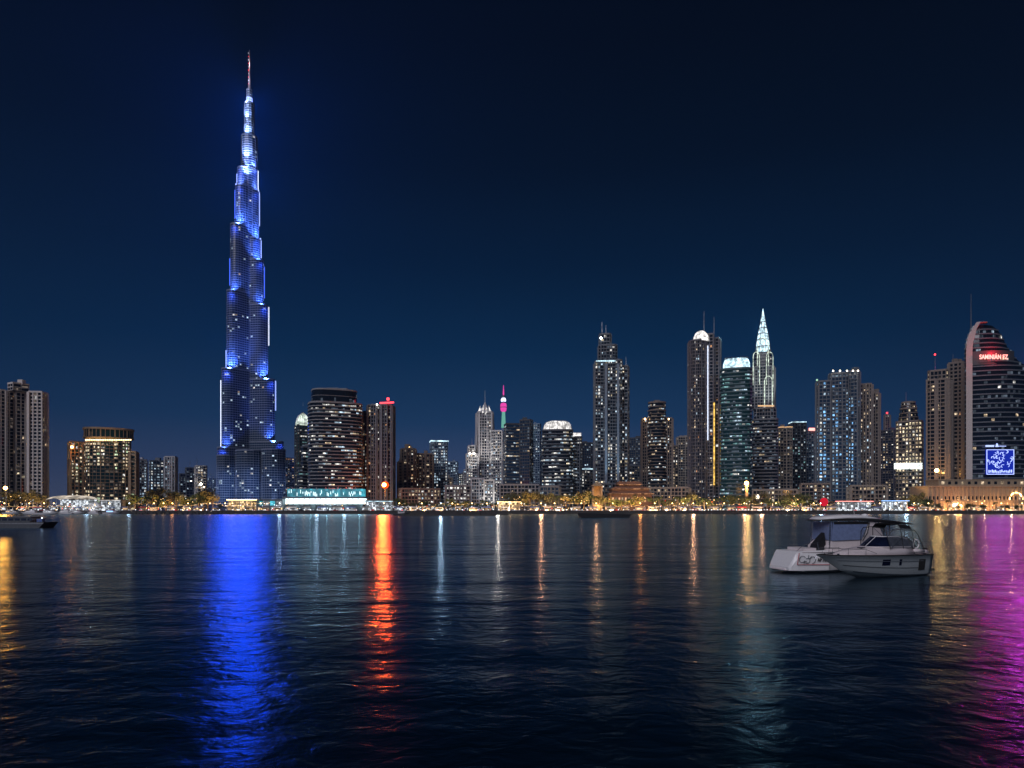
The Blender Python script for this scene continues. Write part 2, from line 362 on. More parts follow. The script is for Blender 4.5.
# ------------------------------------------------------------------ water, land, quay
def water_material():
    m = bpy.data.materials.new('sea_water'); m.use_nodes = True
    t = m.node_tree; t.nodes.clear(); out = t.nodes.new('ShaderNodeOutputMaterial'); mix = t.nodes.new('ShaderNodeMixShader')
    fre = t.nodes.new('ShaderNodeFresnel'); fre.inputs['IOR'].default_value = 1.33
    dif = t.nodes.new('ShaderNodeBsdfDiffuse'); dif.inputs['Color'].default_value = (0.0005, 0.006, 0.010, 1)
    b = t.nodes.new('ShaderNodeBsdfGlossy'); b.inputs['Color'].default_value = (0.58, 0.73, 0.86, 1)        # bluish tint put into the gloss colour to cool and dim reflections
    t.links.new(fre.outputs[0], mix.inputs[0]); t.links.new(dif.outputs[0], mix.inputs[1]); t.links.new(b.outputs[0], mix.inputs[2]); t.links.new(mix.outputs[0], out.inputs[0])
    g = t.nodes.new('ShaderNodeNewGeometry')
    # gloss roughness rises away from the near bank, standing in for unresolved ripples
    sy = t.nodes.new('ShaderNodeSeparateXYZ'); ry = t.nodes.new('ShaderNodeMapRange'); t.links.new(g.outputs['Position'], sy.inputs[0]); t.links.new(sy.outputs['Y'], ry.inputs['Value'])
    ry.inputs['From Min'].default_value = 20; ry.inputs['From Max'].default_value = 260; ry.inputs['To Min'].default_value = 0.19; ry.inputs['To Max'].default_value = 0.22
    t.links.new(ry.outputs[0], b.inputs['Roughness'])
    # wavelets roll towards the camera, longer sideways than they are deep
    def wave(scale, sx, rot, det, dist=0.0):
        mp = t.nodes.new('ShaderNodeMapping'); mp.inputs['Scale'].default_value = (scale * sx, scale, scale); mp.inputs['Rotation'].default_value = (0, 0, rot)
        n = t.nodes.new('ShaderNodeTexNoise'); n.inputs['Scale'].default_value = 1; n.inputs['Detail'].default_value = det; n.inputs['Distortion'].default_value = dist
        t.links.new(g.outputs['Position'], mp.inputs[0]); t.links.new(mp.outputs[0], n.inputs['Vector']); return n.outputs[0]
    hs = [(wave(0.09, 0.35, 0.15, 2), 1.1), (wave(0.24, 0.5, -0.25, 2), 0.5), (wave(1.0, 0.8, -0.2, 3, 0.6), 0.22), (wave(3.4, 0.85, 0.15, 3, 0.4), 0.042)]
    acc = None
    for h, k in hs:  # height of each wave train
        mu = t.nodes.new('ShaderNodeMath'); mu.operation = 'MULTIPLY_ADD'; mu.inputs[1].default_value = k
        t.links.new(h, mu.inputs[0])
        if acc: t.links.new(acc, mu.inputs[2])
        else: mu.inputs[2].default_value = 0
        acc = mu.outputs[0]
    # wind patches: some water lies calmer than the rest
    pr = t.nodes.new('ShaderNodeMapRange'); pr.inputs['From Min'].default_value = .35; pr.inputs['From Max'].default_value = .65; pr.inputs['To Min'].default_value = .55; pr.inputs['To Max'].default_value = 1.15
    t.links.new(wave(0.03, 0.5, 0.4, 2), pr.inputs['Value'])
    bp = t.nodes.new('ShaderNodeBump'); t.links.new(pr.outputs[0], bp.inputs['Strength']); bp.inputs['Distance'].default_value = 0.36
    t.links.new(acc, bp.inputs['Height']); t.links.new(bp.outputs[0], b.inputs['Normal']); t.links.new(bp.outputs[0], fre.inputs['Normal'])
    return m
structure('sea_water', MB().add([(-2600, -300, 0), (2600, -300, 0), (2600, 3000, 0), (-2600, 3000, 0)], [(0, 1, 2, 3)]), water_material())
QY = 512.0
structure('ground', MB().box(-2590, 2590, QY + .6, 2990, -2, GZ), M['asphalt'])
structure('promenade', MB().box(-900, 900, QY + 2, 560, GZ - .5, GZ + .14), M['paving'])
structure('road', MB().box(-900, 900, 566, 580, GZ - .5, GZ + .004), M['asphalt'])
mb = MB()
for i in range(-60, 60): mb.box(i * 12, i * 12 + 6, 572.9, 573.1, GZ, GZ + .009)
structure('road_marking', mb, M['canvas'])
mb = MB().box(-900, 900, QY, QY + 2, -2, GZ + .05).box(-900, 900, QY - .25, QY + 2.3, GZ + .05, GZ + .45)
for i in range(-150, 150): mb.box(i * 6, i * 6 + .7, QY - .5, QY, -1, GZ + .05)
structure('quay_wall', mb, M['quaystone'])

rng = random.Random(7)
def rocks(name, px0, px1, Y, h, d, label_kind='structure'):
    mb = MB(); x0, x1 = PX(px0, Y), PX(px1, Y); n = int((x1 - x0) * 2.2)
    for i in range(n):
        t = rng.random(); x = x0 + (x1 - x0) * t; e = min(1, 5 * t, 5 * (1 - t)); y = Y + rng.uniform(0, d)
        r = rng.uniform(.8, 1.9); z = h * e * (1 - abs((y - Y) / d - .5) * 1.3) * rng.uniform(.4, 1)
        mb.lathe((x, y, z - r), [(r * .5, 0), (r * rng.uniform(.9, 1.2), r * .6), (r * .9, r * 1.1), (r * .3, r * 1.6)], 6)
    structure(name, mb, M['rock'])
rocks('breakwater', 398, 508, 455, 1.5, 14)
rocks('breakwater', 128, 250, 496, 1.6, 10)
rocks('breakwater', 690, 820, 497, 1.3, 10)

# ------------------------------------------------------------------ the supertall tower
def supertall():
    Y = 1250.0; px = 249.5; cx = PX(px, Y); cy = Y
    t = thing('supertall_tower', 'very tall tapering needle tower with stepped setbacks washed in blue light, tallest of all', 'skyscraper', (cx, cy, GZ))
    rg = random.Random(5); P = F / Y
    fr = MB(); gl = MB(); wins = []
    def cap_fp(ang, R, w, n=8):
        d = Vector((math.cos(ang), math.sin(ang))); s = Vector((-d.y, d.x)); pts = []
        for k in range(n + 1):
            a = -math.pi / 2 + math.pi * k / n
            q = d * (R + math.cos(a) * w) + s * (math.sin(a) * w); pts.append((cx + q.x, cy + q.y))
        q = s * w; pts.append((cx + q.x, cy + q.y)); pts.append((cx - q.x, cy - q.y)); return pts
    def seg(fp, z0, z1, lit=.05, fh=4.2):
        gl.prism(fp, z0, z1); out = grow(fp, .7); nf = max(1, round((z1 - z0) / fh)); h = (z1 - z0) / nf
        for f in range(nf + 1):
            z = z0 + f * h; fr.prism(out, z - .55, z + (.55 if f < nf else 2.0))
        n = len(fp)
        for i in range(n):
            a, b = Vector(fp[i]), Vector(fp[(i + 1) % n]); L = (b - a).length; u = (b - a) / L; nr = Vector((u.y, -u.x))
            if nr.y > .4: continue
            nb = max(1, round(L / 4.4))
            for j in range(nb):
                p = a + u * (L * j / nb) + nr * .45; fr.obox((p.x, p.y, z0), (u.x, u.y), .32, .6, z1 - z0)
                for f in range(nf):
                    v = noise.noise((i * .6 + z0 * .01, f * .35, 3.3))
                    if rg.random() < lit * max(0, 1 + 4 * v):
                        c = a + u * (L * (j + .5) / nb) + nr * .06
                        wins.append((rg.choice(('white', 'cool', 'white', 'warm')), (c.x, c.y, z0 + f * h + .7), (u.x, u.y), L / nb * .7, h * .6))
    AZ = 21.0                                 # the plan faces the bay, not the compass
    wings = {210 + AZ: [(57, 13, 450), (49.5, 12.5, 373), (40.5, 12, 296), (34, 11.5, 230), (25, 11, 190), (21.5, 9.5, 172)],
             330 + AZ: [(62, 13, 443), (46.5, 12.5, 381), (34, 12, 307), (26, 11.5, 262), (20, 11, 240), (17, 9, 192), (14.5, 8, 168)],
             90 + AZ: [(56, 13, 420), (47, 12.5, 345), (38, 12, 275), (29, 11, 215), (20, 9, 160)]}
    ledges = []
    for ang, tiers in wings.items():
        zb = GZ; a = math.radians(ang)
        for i, (hw, w, py) in enumerate(tiers):
            zt = PZ(py, Y); hw *= .94; R = max(2, (hw - w) / (.87 if ang != 90 + AZ else 1))
            seg(cap_fp(a, R, w), zb, zt, lit=.055 if i < 3 else .03)
            nR = max(1, (tiers[i + 1][0] - tiers[i + 1][1]) / .87) if i + 1 < len(tiers) else 2
            ledges.append((ang, R, nR, w, zt, zb)); zb = zt
    def circ(r, n=14): return [(cx + r * math.cos(2 * math.pi * i / n), cy + r * math.sin(2 * math.pi * i / n)) for i in range(n)]
    seg(circ(13.8), GZ, PZ(138, Y), .04); seg(circ(8.6), PZ(138, Y), PZ(105, Y), .02)
    seg(circ(4.9, 10), PZ(105, Y), PZ(91, Y), 0)
    # lower shoulder blocks at the foot, lit by rooms
    for p0, p1, pt in ((218, 237, 452), (262, 285, 446), (236, 262, 447)):
        w = (p1 - p0) / P; x = PX((p0 + p1) / 2, Y - 40)
        fp = [(x + w / 2 * .95 * math.cos(b), Y - 40 + 22 * math.sin(b)) for b in [2 * math.pi * i / 14 for i in range(14)]]
        seg(fp, GZ, PZ(pt + 4, Y - 50), .06)
    gl.build('glass_wall', M['glassblue'], t); fr.build('facade_fins', M['towerskin'], t)
    sp_ = MB().lathe((cx, cy, PZ(92, Y)), [(3.0, 0), (2.4, 9), (1.5, 22), (1.1, 45), (.8, 62), (.35, (92 - 50) / P)], 8)
    sp_.build('spire', M['metal'], t)
    lamp('POINT', (cx - 3, cy - 9, PZ(80, Y)), 26000, (.8, .7, 1), t, .5); lamp('POINT', (cx + 2, cy - 8, PZ(62, Y)), 16000, (1, .6, .7), t, .5)
    for k in range(12):
        MB().ball((cx - 1.4, cy - 1.4, PZ(91 - k * 3.4, Y)), .5 + .2 * (k % 3 == 0), 6, 4).build('beacon', E['red'] if k % 2 == 0 else E['icewhite'], t)
    MB().lathe((cx, cy, PZ(104, Y)), [(5.6, 0), (5.5, 8), (3.9, 15), (3.2, 22)], 10).build('lit_crown', E['bluewhite'], t)
    MB().lathe((cx, cy, PZ(140, Y)), [(9.8, 0), (9.8, 4), (9.2, 5)], 12).build('lit_crown', E['icewhite'], t)
    rg.shuffle(wins)
    for k, c, u, w, h in wins[:100]: MB().obox(c, u, w, .2, h).build('window', W[k], t)
    mb = MB()
    for k, c, u, w, h in wins[100:]: mb.obox(c, u, w, .2, h)
    mb.build('window', W['cool'], t, kind='stuff')
    lat = Vector((math.cos(math.radians(AZ)), math.sin(math.radians(AZ)))); fwd = Vector((lat.y, -lat.x))      # along the front, and out towards the bay
    L_, R_ = ledges[:6], ledges[6:13]
    def strip(led, side, f0, f1, key, w=.9):      # bright corner strips up the outer edge of a tier
        ang, R, nR, wd, zt, zb = led; a = math.radians(ang); q = Vector((math.cos(a), math.sin(a))) * R + lat * side * (wd + 1.25) + fwd * .5
        z0, z1 = zb + (zt - zb) * f0, zb + (zt - zb) * f1
        MB().obox((cx + q.x, cy + q.y, z0), (lat.x, lat.y), w, 1.2, z1 - z0).build('light_strip', E[key], t)
    for a in ((L_[1], -1, .02, .86, 'icewhite'), (L_[2], -1, .0, .25, 'bluewhite'), (L_[3], -1, .1, .5, 'blueled'), (L_[4], -1, .2, .9, 'blueled'), (L_[5], -1, 0, .7, 'bluewhite'),
              (R_[1], 1, .52, 1, 'bluewhite'), (R_[2], 1, .48, 1, 'icewhite'), (R_[3], 1, .2, .9, 'blueled'), (R_[4], 1, .2, 1, 'bluewhite'), (R_[5], 1, .3, 1, 'bluewhite'), (R_[6], 1, .0, .9, 'icewhite')):
        strip(*a)
    # blue floodlights on the setbacks, shining up the wall above and grazing the wall below
    BL = (0.05, 0.13, 1.0)
    for i, (ang, R, nR, w, zt, zb) in enumerate(ledges[:13]):
        left = i < 6; a = math.radians(ang); d = Vector((math.cos(a), math.sin(a)))
        q = d * (nR + w + 1.5); MB().obox((cx + q.x, cy + q.y, zt), (lat.x, lat.y), 2, 1.6, 1.8).build('floodlight', E['bluewhite'], t)
        high = zt > 560
        q = d * nR + fwd * (w + (7 if high else 10)) + lat * (-5 if left else 6); p = d * nR + fwd * w * .6 + lat * (-4 if left else 5)
        lamp('SPOT', (cx + q.x, cy + q.y, zt - 2), (260000 if high else 420000) * rg.uniform(.3, 1.5), (.18, .30, 1) if high else (.11, .23, 1), t, 1, (cx + p.x, cy + p.y, zt + 24), 100, .9)
        q = d * R + fwd * (w + 10) + lat * (-6 if left else 8); p = d * R + lat * (-4 if left else 6)
        lamp('SPOT', (cx + q.x, cy + q.y, zt - 8), (20000 if high else 26000), BL, t, 1, (cx + p.x, cy + p.y, zt - 18), 110, .8)
    for z, k, o_ in ((PZ(134, Y), 300000, 15), (PZ(158, Y), 280000, 20), (PZ(118, Y), 200000, 13), (PZ(103, Y), 110000, 10), (PZ(176, Y), 220000, 26)):
        q = fwd * o_ - lat * 7; lamp('SPOT', (cx + q.x, cy + q.y, z - 6), k, (.42, .55, 1), t, 1, (cx, cy, z + 22), 80, .7)
    # lamps added out of sight behind the tower, for its blue halo
    for py in (100, 135, 175, 220): q = fwd * -(14 if py < 150 else 26); lamp('POINT', (cx + q.x, cy + q.y, PZ(py, Y)), 1700000, (.01, .20, 1), t, 1.5)
    # ground projectors
    for dx in (-70, 0, 75):
        x = cx + dx + 60; b = thing('projector', 'blue light projector on a stand at the foot of the needle tower, aimed up', 'floodlight', (x, Y - 175, GZ), 0, 'blue projectors at the foot of the tower')
        MB().tube((x, Y - 175, GZ), (x, Y - 175, GZ + 2), .15).build('stand', M['blackmetal'], b)
        MB().obox((x, Y - 175, GZ + 2), (1, 0), 1.8, 1.2, 1.4).build('lamp_head', M['blackmetal'], b)
        lamp('SPOT', (x, Y - 174, GZ + 3.6), 0.12e6, (.08, .20, 1), b, 1.2, (cx + dx * .2, cy, 300), 46, .9)
        lamp('SPOT', (x, Y - 172, GZ + 3.9), .4e6, (.35, .5, .95), b, 1.2, (cx + dx * .5, cy - 30, 45), 40, .9)
    # added unseen lamps that strengthen the tower's blue reflection in the water
    for dx in (-72, -54, -36, -18, 0, 18, 34):
        for py in (478, 430, 350):
            if abs(dx + 18) > 44 and py < 440: continue
            lamp('SPOT', (cx + lat.x * dx * (1 if py > 400 else .6) + fwd.x * 78, cy + lat.y * dx * (1 if py > 400 else .6) + fwd.y * 78, PZ(py, Y)), BLUE_STREAK * (1.15 if abs(dx + 20) < 30 else .5) * {478: .2, 430: .42, 350: .75}[py], (.004, .07, 1), t, 12, (cx + dx * .5, 0, 0), 60, .6)
    return t
BLUE_STREAK = 0.19e6
supertall()

# ------------------------------------------------------------------ the skyline, from left to right
def face_x(px, Y): return PX(px, Y)
# 1 beige slab hotel at the left edge
b = Bld('hotel_tower', 'broad beige concrete hotel tower at the left edge with narrow balconies', 14, 640, 'beige', pal=(('warm', 2), ('yellow', 2), ('white', 1)), seed=11, dim=.12, dimk='dimwarm')
b.tier(-22, 30, None, 389, 'notch', 24, .55, 3.4, 3.6, .035, 'random', pier=.9, pierw=1.1, slabh=.7)
b.tier(29, 48, None, 392, 'rect', -28, .9, 3.4, 3.4, .05, 'random', pier=.8, pierw=1.3, slabh=1.1, Y=648)
b.tier(8, 29, 390, 383, 'rect', 24, .7, 4, 6, 0, 'none', pier=.2, Y=650); b.units(2, 3); b.done()
# 2 dark glass hotel block with beige frame
b = Bld('hotel_block', 'squat glass hotel in a beige frame with a full grid of lit windows', 102, 690, 'sand', 'glassteal', pal=(('warm', 2), ('yellow', 3), ('white', 1), ('green', 1)), seed=12, dim=.3, dimk='dimwarm')
b.tier(85, 131, None, 438, 'bow', 4, .5, 3.5, 3.9, .62, 'cols', pier=.18, pierw=.35, slabh=.5, slab=.2)
fp, z0, z1 = b.tier(84, 133, 437, 428, 'bow', 4, .5, 9, 8, 0, 'none', pier=.3, slab=1.4, slabh=1.4)
b.tier(68, 87, None, 442, 'rect', 10, .9, 3.5, 3.6, .38, 'random', pier=.7, pierw=1.1, Y=700)
b.tier(130, 138, None, 452, 'rect', -12, 2.2, 3.5, 3.6, .12, 'random', pier=.8, pierw=1.4, Y=700)
mb = MB()
for i in range(26): mb.ball((PX(86 + i * 1.78, 688.5), 688.5, PZ(440, 690)), .55, 6, 4)
b.part('cornice_lights', mb, E['lampwarm']); b.beacon(72, 447, 1.3, 'orangehot', Y=692); b.done()
# bluish white apartments
b = Bld('apartment_tower', 'narrow bluish white balcony tower directly right of the squat glass hotel', 142, 800, 'pale', 'glassblue', pal=(('cool', 4), ('white', 1)), seed=13, dim=.4)
b.tier(136, 147, None, 460, 'cham', 20, .8, 3.4, 3, .4, 'cols', pier=.3); b.units(1); b.done()
b = Bld('apartment_tower', 'dark fronted block of flats with white lit bays, left of the plain white slab', 157, 830, 'slate', 'glassblue', pal=(('cool', 3), ('white', 2)), seed=14, dim=.4)
b.tier(149, 166, None, 461, 'notch', 10, .7, 3.4, 3, .45, 'cols', pier=.3); b.units(2); b.done()
b = Bld('slab_tower', 'plain whitish slab tower with a flat top above the dark trees', 171, 820, 'pale', 'glassblue', pal=(('cool', 3),), seed=15, dim=.5)
b.tier(165, 177, None, 457, 'rect', -20, .7, 3.4, 2.6, .2, 'random', pier=.8, pierw=1.0); b.done()
b = Bld('stepped_block', 'distant stepped dark block with a few lights between the white slab and the needle tower', 186, 1050, 'slate', pal=(('cool', 2), ('warm', 1)), seed=16, cap=40)
b.tier(179, 186, None, 474, 'rect', 10, 1, 3.6, 4, .2); b.tier(185, 196, None, 468, 'rect', 10, .8, 3.6, 4, .25); b.mast(190, 468, 461, .5); b.done()
b = Bld('apartment_tower', 'distant pale tower with a bright white patch low down, left of the needle tower', 201, 1000, 'pale', pal=(('white', 2), ('warm', 2)), seed=17, cap=50)
b.tier(195, 207, None, 466, 'cham', 10, .8, 3.6, 4, .35, 'cols', pier=.5); b.mast(197, 466, 459, .5); b.beacon(201, 484, 1.7, 'lampwhite', Y=990); b.beacon(204, 487, 1.1, 'lampwarm', Y=990); b.beacon(191, 481, .9, 'lampwhite', Y=995); b.done()
# 6 green-domed dark tower
b = Bld('domed_tower', 'slim dark tower with a pale green lit dome behind the big rounded office block', 303, 820, 'dark', 'glassteal', pal=(('teal', 2), ('white', 2), ('warm', 1)), seed=18, dim=.25)
b.tier(295, 311, None, 425, 'cham', 15, .9, 3.6, 3.2, .16, 'office', pier=.25)
x, Y, z = PX(303, 828), 828, PZ(425, 820)
b.part('dome', MB().lathe((x, Y, z), [(8.6, 0), (8.4, 3), (7, 8), (4.5, 12), (1.5, 14.5), (.3, 16)], 14), E['crownpale'], True)
mb = MB()
for i in range(14):
    a = 2 * math.pi * i / 14
    mb.path([(x + r * math.cos(a), Y + r * math.sin(a), z + h) for r, h in ((8.9, 0), (8.7, 3), (7.2, 8.2), (4.7, 12.2), (.6, 16.2))], .3, 4)
b.part('dome_ribs', mb, M['metal']); b.mast(303, 406, 402, .3, Y=828); b.done()
b = Bld('side_block', 'low dark stepped block joined to the left of the big rounded office block', 305, 720, 'slate', pal=(('white', 2), ('teal', 1)), seed=19, dim=.3)
b.tier(297, 314, None, 468, 'rect', 15, .7, 3.6, 3, .3, 'office', pier=0); b.tier(301, 314, 468, 447, 'rect', 15, .8, 3.6, 3, .3, 'office', pier=0); b.units(1); b.done()
b = Bld('apartment_tower', 'faint pale block far behind, just right of the foot of the needle tower', 289, 1300, 'pale', pal=(('warm', 2), ('orange', 1)), seed=20, cap=30)
b.tier(284, 294, None, 458, 'rect', 10, 1, 3.8, 4, .2); b.done()
# 7 big rounded office
b = Bld('office_tower', 'big rounded dark office block with pale horizontal bands behind the turquoise pavilion', 335, 660, 'grey', pal=(('white', 4), ('warm', 1), ('cool', 1)), seed=21, dim=.15)
b.tier(308, 362, None, 402, 'super', 8, .75, 3.4, 3.2, .25, 'office', pier=0, slab=.6, slabh=.85)
b.tier(311, 357, 401, 389, 'super', 8, .75, 6.5, 3.2, 0, 'none', pier=0, slab=.15, slabh=.4); b.units(2, 2)
b.part('roof_sign', MB().obox((PX(318.5, 664), 664.5, PZ(396, 660)), (math.cos(.42), -math.sin(.42)), 10, .8, 3.4), E['signblue']); b.done()
# 8 red-crowned apartments
b = Bld('apartment_tower', 'dark ribbed apartment tower with a glowing red line on its roof', 379, 690, 'slate', pal=(('warm', 2), ('orange', 1), ('white', 2)), seed=22, dim=.3, dimk='dimwarm')
b.tier(368, 395, None, 405, 'notch', -14, .8, 3.5, 3, .14, 'random', pier=.7, pierw=.8, slabh=.8)
b.tier(362, 372, None, 412, 'cham', 12, 1, 3.5, 3, .25, 'random', pier=.4, Y=700)
b.part('roof_light', MB().obox((PX(387, 690), 689.0, PZ(403.5, 690)), (math.cos(-.25), math.sin(-.25)), 15, .8, 1.3), E['red'])
b.beacon(388, 399, 1.6, 'red'); b.mast(388, 404, 399.5, .4, Y=693); b.beacon(377, 404.5, .8, 'lampwhite', Y=688); b.done()
# brown trio and white-crown
for i, (p0, p1, pt, lb, sd) in enumerate(((398, 402, 462, 'thin low brown wall of flats squeezed beside the red roofed tower', 30), (401, 416, 449, 'leftmost and taller of the paired brown apartment towers, with a small lit gable', 31), (416, 433, 454, 'wider and lower of the paired brown apartment towers, flat topped', 32))):
    b = Bld('apartment_tower', lb, (p0 + p1) / 2, 760 + i * 12, 'brown', pal=(('warm', 3), ('orange', 1), ('white', 1)), seed=sd, dim=.25, dimk='dimwarm', cap=60)
    b.tier(p0, p1, None, pt, 'notch' if i else 'rect', 8 - i * 6, .8, 3.4, 3, .22, 'cols', pier=.7, pierw=.9)
    if i == 1: b.part('gable', MB().prism([(PX(404, 770), 774), (PX(413, 770), 774), (PX(413, 770), 782), (PX(404, 770), 782)], PZ(449, 772), PZ(444, 772), [(PX(408, 770), 777), (PX(409, 770), 777), (PX(409, 770), 779), (PX(408, 770), 779)]), M['brown']); b.beacon(408.5, 447, 1.0, 'lampwarm')
    b.units(1); b.done()
b = Bld('apartment_tower', 'slim bluish tower with a white lit rectangular crown, right of the brown pair', 439, 820, 'steelblue', 'glassblue', pal=(('cool', 4), ('white', 2)), seed=33, dim=.35)
b.tier(431, 447, None, 449, 'cham', 6, .8, 3.5, 3, .42, 'cols', pier=.35)
fp, z0, z1 = b.tier(430, 448, 449, 441, 'rect', 6, .8, 5, 4, .4, 'cols', pier=.3)
mb = MB(); o = grow(fp, .8); mb.prism(o, z1 - .5, z1 + .9); b.part('crown_light', mb, E['crowncool']); b.done()
FILL = [  # px0 px1 top Y frame glass palette lit shape label
 (447, 458, 462, 1000, 'steelblue', 'cool', .35, 'cham', 'round shouldered small tower immediately right of the white crowned slim tower'),
 (456, 468, 474, 1180, 'slate', 'white', .35, 'rect', 'low dim distant block between the round shouldered small tower and the floodlit spired tower'),
 (443, 452, 478, 900, 'tan', 'warm', .3, 'rect', 'low tan block at the foot of the white crowned slim tower'),
 (464, 471, 470, 960, 'pale', 'white', .4, 'rect', 'small pale stub tower touching the left flank of the floodlit spired tower'),
 (531, 541, 424, 1060, 'steelblue', 'cool', .12, 'rect', 'plain blue grey slab with lit edge behind the dark cut corner office block'),
 (536, 545, 440, 1150, 'slate', 'cool', .10, 'rect', 'dim narrow block seen between the plain blue grey slab and the white domed round office'),
 (578, 594, 443, 980, 'dark', 'cool', .06, 'cham', 'almost unlit dark round topped block between the domed round office and the tallest antenna tower'),
 (576, 594, 470, 860, 'slate', 'white', .28, 'rect', 'low wide block with a bright rooftop line in front of the almost unlit dark block'),
 (629, 642, 438, 1050, 'dark', 'cool', .08, 'rect', 'dark unlit slab between the antenna tower and the ringed round topped tower'),
 (628, 640, 466, 900, 'slate', 'warm', .25, 'rect', 'low block with warm rooms at the foot of the dark unlit slab'),
 (671, 678, 446, 900, 'brown', 'warm', .3, 'rect', 'thin brown tower right against the ringed round topped tower'),
 (677, 690, 437, 1000, 'tan', 'warm', .22, 'cham', 'tan tower half hidden behind the left edge of the twin spired slender tower'),
 (660, 672, 452, 830, 'tan', 'yellow', .4, 'notch', 'low tan block with a lit round window bay right of the ringed tower'),
 (777, 792, 428, 820, 'tan', 'warm', .18, 'notch', 'ribbed tan apartment block with warm cornice lights, right of the needle topped tower'),
 (789, 806, 423, 860, 'dark', 'teal', .16, 'rect', 'dark block with a white lit roof edge left of the blue windowed towers'),
 (803, 818, 430, 900, 'slate', 'cool', .22, 'rect', 'grey block with a small red sign on top left of the blue windowed towers'),
 (880, 896, 430, 960, 'dark', 'warm', .20, 'rect', 'dark sloping roofed block left of the golden lit office tower'),
 (884, 890, 415, 1200, 'brown', 'orange', .25, 'cham', 'thin brown turret with a red lamp on top, behind the dark sloping roofed block'),
 (594, 630, 484, 640, 'slate', 'white', .3, 'rect', 'low glass podium under the tall antenna tower'),
 (500, 540, 485, 660, 'grey', 'warm', .3, 'rect', 'low grey block in front of the dark cut corner office'),
 (540, 560, 487, 640, 'slate', 'cool', .35, 'rect', 'low glass block below the white domed round office'),
 (445, 470, 486, 700, 'grey', 'white', .45, 'rect', 'low grey block with many white rooms left of the floodlit spired tower'),
 (398, 440, 489, 690, 'brown', 'warm', .3, 'rect', 'long low brown block at the foot of the paired brown apartment towers'),
 (640, 690, 488, 660, 'tan', 'warm', .3, 'rect', 'long low tan block right of the red palace'),
 (753, 800, 490, 650, 'tan', 'yellow', .35, 'rect', 'long low tan block at the foot of the needle topped tower'),
 (800, 830, 484, 640, 'brown', 'warm', .4, 'rect', 'low brown block left of the blue windowed towers base'),
 (848, 886, 486, 650, 'tan', 'warm', .4, 'rect', 'low tan block under the brown terraced tower'),
 (206, 218, 478, 1500, 'steelblue', 'cool', .2, 'rect', 'faint low block far off touching the left foot of the needle tower'),
 (1022, 1060, 372, 800, 'slate', 'cool', .1, 'rect', 'dark tower at the very right edge behind the sail shaped office'),
]
for i, (p0, p1, pt, Y, fr_, w_, lit, shp, lb) in enumerate(FILL):
    low = pt > 483
    b = Bld('low_block' if low else 'city_block', lb, (p0 + p1) / 2, Y, fr_, 'glassblue' if w_ == 'cool' else 'glass', 'building', ((w_, 3), ('white', 1), ('cool', 1)), 100 + i, cap=40 if Y > 900 else 70, dim=.3, dimk='dimcool' if w_ in ('cool', 'teal') else 'dimwarm')
    b.tier(p0, p1, None, pt, shp, (-12, 8, 16, -6)[i % 4], .35 if low else .8, 3.6, 3.4, lit, 'cols' if i % 2 else 'random', pier=(.5, .35, .7)[i % 3], pierw=.7)
    if not low: b.units(1 + i % 2, 2.5)
    if 'roof edge' in lb or 'rooftop line' in lb or 'cornice' in lb:
        fp, z = b.top; key = 'lampwarm' if 'warm' in lb else 'crowncool'
        b.part('roof_light', MB().prism(grow(fp, .6), z - .3, z + .6), E['uplit'] if key == 'lampwarm' else E['crowncool'])
    if 'red sign' in lb: b.part('sign', MB().obox((PX(812, 896), 896, PZ(431, 900)), (1, 0), 8, 1, 3.5), E['redsign'])
    if 'red lamp' in lb: b.beacon(887, 413, 1.6, 'red')
    if 'right edge behind' in lb: lamp('POINT', (PX(1032, 792), 792, PZ(360, 792)), 140000, (1, .05, .75), b.t, 1.5)
    if 'lit edge' in lb: b.part('light_strip', MB().obox((PX(531.5, 1056), 1056, PZ(440, 1060)), (1, 0), 2.2, 1, 24), E['crowncool'])
    if 'round window bay' in lb: b.part('lit_bay', MB().ball((PX(666, 828), 828.5, PZ(457, 830)), 3.2, 10, 6), E['uplit'])
    b.done()
# 12 floodlit spired tower
b = Bld('spired_tower', 'floodlit pale tower with splayed ribs, a crown of points and a thin spire', 484, 860, 'pale', pal=(('white', 3), ('warm', 1), ('cool', 1)), seed=41, dim=.4)
b.tier(477, 493, None, 412, 'cham', 4, .8, 3.6, 3, .22, 'cols', pier=.9, pierw=.8)
x, z = PX(485, 868), PZ(412, 860); mb = MB(); cr = MB()
for i in range(10):
    a = 2 * math.pi * i / 10; c, s_ = math.cos(a), math.sin(a)
    mb.path([(x + 13.5 * c, 868 + 13.5 * s_, PZ(455, 860)), (x + 11.2 * c, 868 + 11.2 * s_, z - 10), (x + 8 * c, 868 + 8 * s_, z + 2)], .55, 4)
    cr.tube((x + 8.4 * c, 868 + 8.4 * s_, z - 1), (x + 6 * c, 868 + 6 * s_, z + (9 if i % 2 else 6)), 1.1, .15, 5)
b.part('splayed_ribs', mb, M['pale']); b.part('crown', cr, E['crownwhite']); cr = MB().lathe((x, 868, z), [(6, 0), (5, 4), (2.5, 9), (.9, 13)], 10); b.part('crown_cap', cr, M['pale'])
b.mast(485, 405, 390, .5, Y=868); b.tier(491, 503, None, 431, 'rect', -8, .9, 3.6, 3, .35, 'cols', pier=.6, Y=858)
b.tier(466, 478, None, 454, 'cham', 8, .8, 3.6, 3, .45, 'cols', pier=.5, Y=850); b.tier(468, 475, 454, 446, 'cham', 8, .8, 3.6, 3, .5, 'cols', pier=.4, Y=852); b.mast(472, 446, 438, .35, Y=856)
for k in (470, 474): b.beacon(k, 453.5, 1.1, 'lampwhite', Y=849)
for k in range(-1, 2): lamp('SPOT', (x + k * 16, 838, PZ(480, 840)), 60000, (1, .93, .85), b.t, .8, (x + k * 4, 862, z), 60, .8)
b.done()
